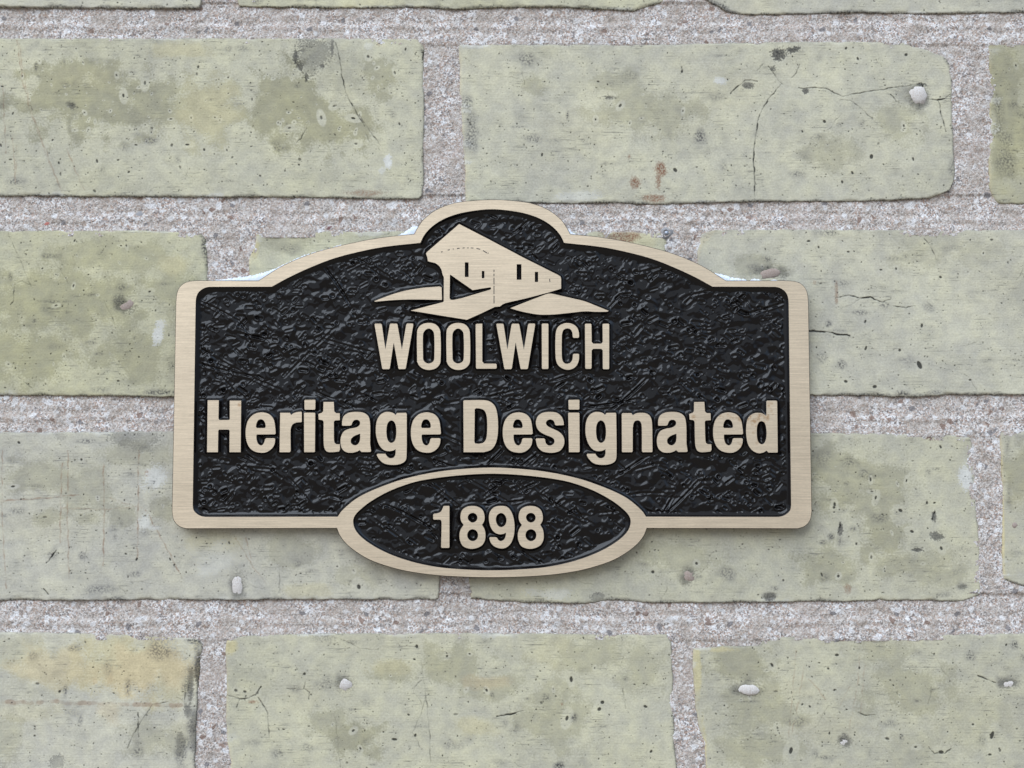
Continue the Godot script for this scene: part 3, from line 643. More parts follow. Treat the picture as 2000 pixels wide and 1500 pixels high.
	# soot and dirt along the arrises, most on the lower one
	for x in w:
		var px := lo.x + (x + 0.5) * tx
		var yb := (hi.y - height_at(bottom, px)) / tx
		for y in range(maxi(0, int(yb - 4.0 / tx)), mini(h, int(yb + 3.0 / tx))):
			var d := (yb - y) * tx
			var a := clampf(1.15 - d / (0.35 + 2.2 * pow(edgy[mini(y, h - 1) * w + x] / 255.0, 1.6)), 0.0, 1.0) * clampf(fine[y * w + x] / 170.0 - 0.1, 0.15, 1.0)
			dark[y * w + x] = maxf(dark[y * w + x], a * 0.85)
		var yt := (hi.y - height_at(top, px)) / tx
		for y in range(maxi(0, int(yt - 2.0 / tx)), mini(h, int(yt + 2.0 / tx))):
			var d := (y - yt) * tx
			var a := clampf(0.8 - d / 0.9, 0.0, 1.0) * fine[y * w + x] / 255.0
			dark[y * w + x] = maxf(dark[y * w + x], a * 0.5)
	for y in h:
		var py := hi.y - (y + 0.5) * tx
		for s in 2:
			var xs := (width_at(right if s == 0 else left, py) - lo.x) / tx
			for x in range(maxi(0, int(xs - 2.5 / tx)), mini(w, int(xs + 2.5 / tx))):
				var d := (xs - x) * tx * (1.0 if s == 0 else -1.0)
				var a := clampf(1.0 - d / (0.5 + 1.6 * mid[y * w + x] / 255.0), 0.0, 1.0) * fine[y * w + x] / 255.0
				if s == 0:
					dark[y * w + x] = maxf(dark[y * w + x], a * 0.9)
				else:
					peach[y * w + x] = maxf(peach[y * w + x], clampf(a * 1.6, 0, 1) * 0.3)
	var tint: float = b.tint
	var tone := r.randf_range(0.965, 1.015)
	var cool := r.randf_range(0.965, 1.03)
	var out := PackedByteArray()
	out.resize(w * h * 3)
	var relief := PackedByteArray()
	relief.resize(w * h)
	for i in w * h:
		var fi := fine[i] / 255.0
		var mi := mid[i] / 255.0
		var st := streak[i] / 255.0
		var da := dash[i] / 255.0
		var t := 1.0 + (big[i] / 255.0 - 0.5) * 0.09 + (mi - 0.5) * 0.11 + (fi - 0.5) * 0.12 + (st - 0.5) * 0.035
		var o := minf(1.0, olive[i] + tint * (0.35 + 0.5 * mi)) * (0.86 + 0.28 * fi)
		var y2 := yellow[i]
		var p2 := peach[i]
		var warm := clampf((edgy[i] + big[i] + mid[i]) / 382.0 - 0.5, 0.0, 1.0)
		var cr := (206.0 + 4.0 * warm - 32.0 * o) * tone
		var cg := (199.5 + 3.0 * warm - 32.0 * o) * tone
		var cb := (179.5 - 6.0 * warm - 37.0 * o) * tone * cool
		cr += (214.0 - cr) * y2
		cg += (201.0 - cg) * y2
		cb += (158.0 - cb) * y2
		cr += (213.0 - cr) * p2 * 0.7
		cg += (186.0 - cg) * p2 * 0.7
		cb += (143.0 - cb) * p2 * 0.7
		var ru := rust[i]
		cr += (136.0 - cr) * ru
		cg += (98.0 - cg) * ru
		cb += (76.0 - cb) * ru
		var wh := white[i]
		cr += (226.0 - cr) * wh
		cg += (222.0 - cg) * wh
		cb += (212.0 - cb) * wh
		# dirt sits in the low places of the wire-cut lines
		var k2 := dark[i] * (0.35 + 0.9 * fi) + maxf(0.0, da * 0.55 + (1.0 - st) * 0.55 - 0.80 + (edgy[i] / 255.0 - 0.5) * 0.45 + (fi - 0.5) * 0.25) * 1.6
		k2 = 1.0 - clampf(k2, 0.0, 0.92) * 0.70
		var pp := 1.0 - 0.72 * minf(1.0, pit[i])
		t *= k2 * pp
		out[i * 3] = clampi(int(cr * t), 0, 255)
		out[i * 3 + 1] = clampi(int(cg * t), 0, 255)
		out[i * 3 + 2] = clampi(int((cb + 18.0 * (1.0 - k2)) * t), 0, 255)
		relief[i] = clampi(int(150 + 20 * (fi - 0.5) + 44 * (mi - 0.5) + 10 * (st - 0.5) - 120 * pit[i] - 30 * dark[i] + 26 * wh), 0, 255)
	var m := StandardMaterial3D.new()
	m.albedo_texture = ImageTexture.create_from_image(Image.create_from_data(w, h, false, Image.FORMAT_RGB8, out))
	m.albedo_color = Color(ALB, ALB, ALB).linear_to_srgb()
	m.heightmap_enabled = true
	m.heightmap_texture = ImageTexture.create_from_image(Image.create_from_data(w, h, false, Image.FORMAT_L8, relief))
	m.heightmap_scale = 0.1
	m.roughness = 0.85
	m.metallic_specular = 0.35
	m.texture_repeat = false
	return m

const ALB := 0.78


func height_at(p: PackedVector2Array, x: float) -> float:
	var f := clampf((x - p[0].x) / (p[-1].x - p[0].x), 0, 1) * (p.size() - 1)
	return p[mini(int(f), p.size() - 1)].y


func width_at(p: PackedVector2Array, y: float) -> float:
	var f := clampf((p[0].y - y) / (p[0].y - p[-1].y), 0, 1) * (p.size() - 1)
	return p[mini(int(f), p.size() - 1)].x


func blob(layers: Dictionary, kind: String, cx: float, cy: float, rx: float, ry: float, strength: float, w: int, h: int, mid: PackedByteArray, fine: PackedByteArray):
	var into: PackedFloat32Array = layers["dark" if kind == "spall" or kind == "hole" else kind]
	var depth: PackedFloat32Array = layers.pit
	var white: PackedFloat32Array = layers.white
	var soft := 0.5
	var rough := 0.9
	var grit := 1.3 if kind in ["hole", "rust", "white", "spall"] else 0.5
	match kind:
		"white":
			soft = 0.3
			rough = 1.1
		"hole":
			soft = 0.3
			rough = 1.2
		"rust":
			soft = 0.3
			rough = 1.4
		"spall":
			rough = 0.6
		"olive":
			soft = 0.40
			rough = 1.25
		"dark":
			soft = 0.9
			rough = 1.3
	for y in range(maxi(0, int(cy - ry * 1.6)), mini(h, int(cy + ry * 1.6) + 1)):
		for x in range(maxi(0, int(cx - rx * 1.6)), mini(w, int(cx + rx * 1.6) + 1)):
			var i := y * w + x
			var dx := (x - cx) / rx
			var dy := (y - cy) / ry
			var d := sqrt(dx * dx + dy * dy) + (mid[i] / 255.0 - 0.5) * rough + (fine[i] / 255.0 - 0.5) * grit
			if kind == "spall":
				var rim := clampf(1.0 - absf(d - 0.92) / 0.14, 0.0, 1.0)
				var body := clampf((1.0 - d) / 0.1, 0.0, 1.0)
				into[i] = maxf(into[i], strength * maxf(rim * clampf(dy * -0.5 - dx * 0.4 + 0.35, 0.0, 1.0) * (0.4 + 0.9 * fine[i] / 255.0), body * (0.10 + 0.30 * (1.0 - fine[i] / 255.0))))
				depth[i] = maxf(depth[i], 0.12 * body * strength)
			else:
				var s := clampf((1.05 - d) / soft, 0.0, 1.0) * strength
				if kind == "dark":
					s *= clampf((fine[i] / 255.0 - 0.34) * 3.2, 0.0, 1.0)
				if kind == "hole":
					depth[i] = maxf(depth[i], s * 0.30)
					s *= 0.55 + 0.5 * fine[i] / 255.0
				if kind == "rust":
					s *= clampf((fine[i] / 255.0 - 0.3) * 3.0, 0.3, 1.0)
				into[i] = maxf(into[i], s)


func pore(layers: Dictionary, cx: float, cy: float, rad: float, strength: float, halo: bool, w: int, h: int, r: RandomNumberGenerator):
	var pit: PackedFloat32Array = layers.pit
	var olive: PackedFloat32Array = layers.olive
	var reach := rad * (6.5 if halo else 1.4) + 1.0
	var ring := r.randf_range(3.4, 5.6)
	var squash := r.randf_range(0.65, 1.5)
	var lean := r.randf_range(-0.5, 0.5)
	for y in range(maxi(0, int(cy - reach)), mini(h, int(cy + reach) + 1)):
		for x in range(maxi(0, int(cx - reach)), mini(w, int(cx + reach) + 1)):
			var dx := (x + 0.5 - cx) * squash + (y + 0.5 - cy) * lean
			var dy := (y + 0.5 - cy) / squash
			var d := sqrt(dx * dx + dy * dy)
			var i := y * w + x
			pit[i] = maxf(pit[i], strength * clampf(rad - d + 0.5, 0.0, 1.0))
			if halo:
				var f := clampf((rad * ring - d) / (rad * 1.0), 0.0, 1.0)
				olive[i] = olive[i] * (1.0 - f)


func scratch(layers: Dictionary, kind: String, line: PackedVector2Array, strength: float, w: int, h: int, tx: float, r: RandomNumberGenerator):
	var into: PackedFloat32Array = layers["rust" if kind != "crack" else "pit"]
	var wide := {"crack": 0.20, "scratch": 0.32, "rustline": 0.9}[kind] as float
	wide = wide * (0.6 + 0.5 * strength) / tx
	var n := noise(r.randi() % 9999, 0.05, 3)
	for k in line.size() - 1:
		var a := line[k]
		var b := line[k + 1]
		var steps := maxi(1, int(a.distance_to(b) * 1.6))
		for s in steps:
			var p := a.lerp(b, float(s) / steps)
			p += (b - a).normalized().orthogonal() * n.get_noise_2d(p.x, p.y) * 0.55 / tx
			var some := 0.6 + 1.0 * n.get_noise_2d(p.x + 500, p.y)
			var rad := maxf(0.45, wide * (0.55 + some * 0.6))
			for y in range(maxi(0, int(p.y - rad - 1)), mini(h, int(p.y + rad + 2))):
				for x in range(maxi(0, int(p.x - rad - 1)), mini(w, int(p.x + rad + 2))):
					var d := Vector2(x + 0.5 - p.x, y + 0.5 - p.y).length()
					var i := y * w + x
					var v := strength * clampf(some, 0.35, 1.0) * clampf(rad - d + 0.5, 0.0, 1.0)
					if kind == "scratch":
						v *= 0.55
					elif kind == "rustline":
						v *= 0.4 * clampf(0.2 + some * 0.8, 0.0, 1.0)
					into[i] = maxf(into[i], minf(1.0, v))


# The bed and head joints as one lumpy sheet, weathered to slope outwards, with the mark of the jointing iron; left open behind the bricks, closed at the back.
func mortar_mesh(inner: Array) -> ArrayMesh:
	var x0 := -352.0
	var y0 := -268.0
	var step := 0.62
	var nx := 1080
	var ny := 850
	var hidden := PackedByteArray()
	hidden.resize(nx * ny)
	for poly in inner:
		for j in ny:
			var y := y0 + j * step
			var xs := []
			for i in poly.size():
				var a: Vector2 = poly[i]
				var b: Vector2 = poly[(i + 1) % poly.size()]
				if (a.y > y) != (b.y > y):
					xs.append(a.x + (b.x - a.x) * (y - a.y) / (b.y - a.y))
			xs.sort()
			for q in range(0, xs.size() - 1, 2):
				for i in range(maxi(0, int(ceil((xs[q] - x0) / step))), mini(nx, int((xs[q + 1] - x0) / step) + 1)):
					hidden[j * nx + i] = 1
	var grains := noise(401, 1.0 / 1.15, 1, FastNoiseLite.TYPE_CELLULAR)
	grains.cellular_return_type = FastNoiseLite.RETURN_DISTANCE
	var lumps := noise(402, 0.07, 3)
	var sand := noise(403, 0.55, 2)
	var joint := noise(404, 0.05, 2)
	var spots := noise(405, 0.16, 2)
	var beds: PackedFloat32Array = PackedFloat32Array([180.28, 83.05, -14.77, -112.81, -204.80, 282.42])
	var heights := PackedFloat32Array()
	heights.resize(nx * ny)
	var at := PackedInt32Array()
	at.resize(nx * ny)
	at.fill(-1)
	for j in ny:
		var y := y0 + j * step
		var bed := 0.0
		var t := 9.0
		for c in beds:
			if absf(y - c) < 11.0:
				t = (c - y) / 8.0        # -1 at the upper brick, 1 at the lower
		for i in nx:
			if hidden[j * nx + i]:
				continue
			var x := x0 + i * step
			var z := -0.75
			if t < 2.0:
				var tt := t + joint.get_noise_2d(x * 0.4, y) * 0.22
				z = -1.45 + clampf(tt + 1.0, 0.0, 2.0) * 0.55 - 0.34 * exp(-pow((tt + 0.12) / 0.20, 2.0)) + 0.20 * exp(-pow((tt - 0.2) / 0.16, 2.0)) - 0.22 * exp(-pow((tt - 0.55) / 0.16, 2.0))
			z += lumps.get_noise_2d(x, y) * 0.7 + sand.get_noise_2d(x, y) * 0.26 - grains.get_noise_2d(x, y) * 0.14
			heights[j * nx + i] = z
	var bag := Bag.new()
	var colors := PackedColorArray()
	for j in range(1, ny - 1):
		for i in range(1, nx - 1):
			var k := j * nx + i
			if hidden[k]:
				continue
			var zx := (heights[k + 1] if not hidden[k + 1] else heights[k]) - (heights[k - 1] if not hidden[k - 1] else heights[k])
			var zy := (heights[k + nx] if not hidden[k + nx] else heights[k]) - (heights[k - nx] if not hidden[k - nx] else heights[k])
			var x := x0 + i * step
			var y := y0 + j * step
			at[k] = bag.point(Vector3(x, y, heights[k]) - root_at, Vector3(-zx, -zy, 2 * step).normalized(), Vector2(x, -y) / 256.0)
			var s := lumps.get_noise_2d(x * 1.7 + 90, y * 1.7)
			var lime := smoothstep(0.29, 0.40, spots.get_noise_2d(x, y * 1.3))
			s = s * 1.4 + 0.5 * spots.get_noise_2d(x * 0.22 + 400, y * 5.0)
			var c := Color(0.97 + 0.15 * s, 0.955 + 0.16 * s, 0.945 + 0.18 * s).lerp(Color(1.45, 1.5, 1.58), lime * 0.75)
			colors.append(c)
	for j in range(1, ny - 2):
		for i in range(1, nx - 2):
			var a := at[j * nx + i]
			var b := at[j * nx + i + 1]
			var c := at[(j + 1) * nx + i + 1]
			var d := at[(j + 1) * nx + i]
			if a >= 0 and b >= 0 and c >= 0 and d >= 0:
				bag.ix.append_array(PackedInt32Array([a, c, b, a, d, c]))
	# body of the wall behind
	var p0 := Vector3(x0, y0, -15.0)
	var p1 := Vector3(x0 + step * (nx - 2), y0 + step * (ny - 2), -110.0)
	for f in [[Vector3.FORWARD, [Vector3(p0.x, p0.y, p1.z), Vector3(p1.x, p0.y, p1.z), Vector3(p1.x, p1.y, p1.z), Vector3(p0.x, p1.y, p1.z)]],
			[Vector3.BACK, [Vector3(p0.x, p0.y, p0.z), Vector3(p1.x, p0.y, p0.z), Vector3(p1.x, p1.y, p0.z), Vector3(p0.x, p1.y, p0.z)]],
			[Vector3.LEFT, [Vector3(p0.x, p0.y, p0.z), Vector3(p0.x, p0.y, p1.z), Vector3(p0.x, p1.y, p1.z), Vector3(p0.x, p1.y, p0.z)]],
			[Vector3.RIGHT, [Vector3(p1.x, p0.y, p0.z), Vector3(p1.x, p0.y, p1.z), Vector3(p1.x, p1.y, p1.z), Vector3(p1.x, p1.y, p0.z)]],
			[Vector3.UP, [Vector3(p0.x, p1.y, p0.z), Vector3(p1.x, p1.y, p0.z), Vector3(p1.x, p1.y, p1.z), Vector3(p0.x, p1.y, p1.z)]],
			[Vector3.DOWN, [Vector3(p0.x, p0.y, p0.z), Vector3(p1.x, p0.y, p0.z), Vector3(p1.x, p0.y, p1.z), Vector3(p0.x, p0.y, p1.z)]]]:
		var first := bag.v.size()
		for p in f[1]:
			bag.point(p - root_at, f[0], Vector2(p.x, -p.y) / 256.0)
			colors.append(Color(1, 1, 1))
		bag.quad(first, first + 1, first + 2, first + 3)
	var mesh := ArrayMesh.new()
	bag.into(mesh, mortar_material(), colors)
	return mesh


func mortar_material() -> StandardMaterial3D:
	var w := 1024
	var g := noise(501, 0.25 / 0.62, 1, FastNoiseLite.TYPE_CELLULAR)
	g.cellular_return_type = FastNoiseLite.RETURN_CELL_VALUE
	var small := g.get_seamless_image(w, w)
	small.convert(Image.FORMAT_L8)
	var a := small.get_data()
	var g2 := noise(502, 0.25 / 2.1, 1, FastNoiseLite.TYPE_CELLULAR)
	g2.cellular_return_type = FastNoiseLite.RETURN_CELL_VALUE
	var large := g2.get_seamless_image(w, w)
	large.convert(Image.FORMAT_L8)
	var b := large.get_data()
	var im3 := noise(503, 0.25 / 0.8, 2).get_seamless_image(w, w)
	im3.convert(Image.FORMAT_L8)
	var c := im3.get_data()
	var im4 := noise(504, 0.25 / 14.0, 3).get_seamless_image(w, w)
	im4.convert(Image.FORMAT_L8)
	var d := im4.get_data()
	var shades := [Vector3(112, 107, 108), Vector3(170, 142, 128), Vector3(160, 155, 156), Vector3(190, 170, 158), Vector3(200, 190, 186), Vector3(214, 208, 205), Vector3(234, 232, 231), Vector3(250, 249, 249)]
	var out := PackedByteArray()
	out.resize(w * w * 3)
	var relief := PackedByteArray()
	relief.resize(w * w)
	var mean := Vector3(218, 204, 190)
	for i in w * w:
		var s: Vector3 = shades[mini(7, a[i] >> 5)]
		var p: Vector3 = mean.lerp(s, 0.22 + d[i] * 0.0026)
		if b[i] > 250:
			p = p.lerp(shades[1 + (b[i] & 1)] * 0.86, 0.8)
		elif b[i] < 16:
			p = p.lerp(shades[7], 0.6)
		p *= 1.0 + (c[i] - 128) * 0.0009 + (d[i] - 128) * 0.0006
		out[i * 3] = clampi(int(p.x), 0, 255)
		out[i * 3 + 1] = clampi(int(p.y), 0, 255)
		out[i * 3 + 2] = clampi(int(p.z), 0, 255)
		relief[i] = clampi(90 + (a[i] >> 2) + (c[i] >> 1), 0, 255)
	var m := StandardMaterial3D.new()
	m.albedo_texture = ImageTexture.create_from_image(Image.create_from_data(w, w, false, Image.FORMAT_RGB8, out))
	m.albedo_color = Color(ALB, ALB, ALB).linear_to_srgb()
	m.vertex_color_use_as_albedo = true
	m.heightmap_enabled = true
	m.heightmap_texture = ImageTexture.create_from_image(Image.create_from_data(w, w, false, Image.FORMAT_L8, relief))
	m.heightmap_scale = 0.06
	m.roughness = 0.95
	m.metallic_specular = 0.3
	return m


func pebble_mesh(c: Vector3, rx: float, ry: float, turn: float, m: Material, seed_no: int) -> ArrayMesh:
	var bag := Bag.new()
	var n := noise(seed_no, 0.9, 2)
	var rings := 10
	var spokes := 20
	var rz := minf(rx, ry) * 0.42
	for j in rings + 1:
		var a := PI * j / rings
		for i in spokes:
			var f := TAU * i / spokes
			var d := Vector3(cos(f) * sin(a), sin(f) * sin(a), cos(a))
			var s := 1.0 + 0.30 * n.get_noise_3d(d.x * 1.5, d.y * 1.5, d.z * 1.5) + 0.08 * n.get_noise_3d(d.x * 5.0, d.y * 5.0, d.z * 5.0)
			var p := Vector3(d.x * rx, d.y * ry, d.z * rz) * s
			bag.point(c + p.rotated(Vector3.BACK, turn) - root_at, Vector3(d.x / rx, d.y / ry, d.z / rz).normalized().rotated(Vector3.BACK, turn))
	for j in rings:
		for i in spokes:
			var k := j * spokes + i
			var k2 := j * spokes + (i + 1) % spokes
			bag.quad(k, k2, k2 + spokes, k + spokes)
	var mesh := ArrayMesh.new()
	bag.into(mesh, m)
	return mesh


func nail_mesh() -> ArrayMesh:
	var mesh := ArrayMesh.new()
	var c := Vector3(76.16, 74.62, -0.2)
	var rows := [[0.0, 0.9, 0], [0.55, 0.75, 0], [1.0, 0.2, 0], [1.15, -0.8, 0], [1.3, -0.9, 1], [1.7, 0.15, 1], [2.3, 0.3, 1], [2.9, -0.2, 1], [3.2, -2.0, 1]]
	for part in 2:
		var bag := Bag.new()
		var mine := rows.filter(func(q): return q[2] == part)
		for j in mine.size():
			for i in 20:
				var a := TAU * i / 20
				var wob := 1.0 + (0.16 * sin(a * 3 + 1.0) + 0.1 * sin(a * 5) if part == 1 else 0.0)
				var up := Vector3(cos(a) * (0.8 if j > 1 else 0.2), sin(a) * (0.8 if j > 1 else 0.2), 0.8)
				if part == 1 and j == 0:
					up = Vector3(-cos(a), -sin(a), 0.8)
				bag.point(c + Vector3(cos(a) * mine[j][0] * wob, sin(a) * mine[j][0] * wob, mine[j][1]) - root_at, up.normalized())
		for j in mine.size() - 1:
			for i in 20:
				bag.quad(j * 20 + i, j * 20 + (i + 1) % 20, (j + 1) * 20 + (i + 1) % 20, (j + 1) * 20 + i)
		bag.into(mesh, M.steel if part == 0 else M.grey)
	return mesh


# ------------------------------------------------------------------ plaque

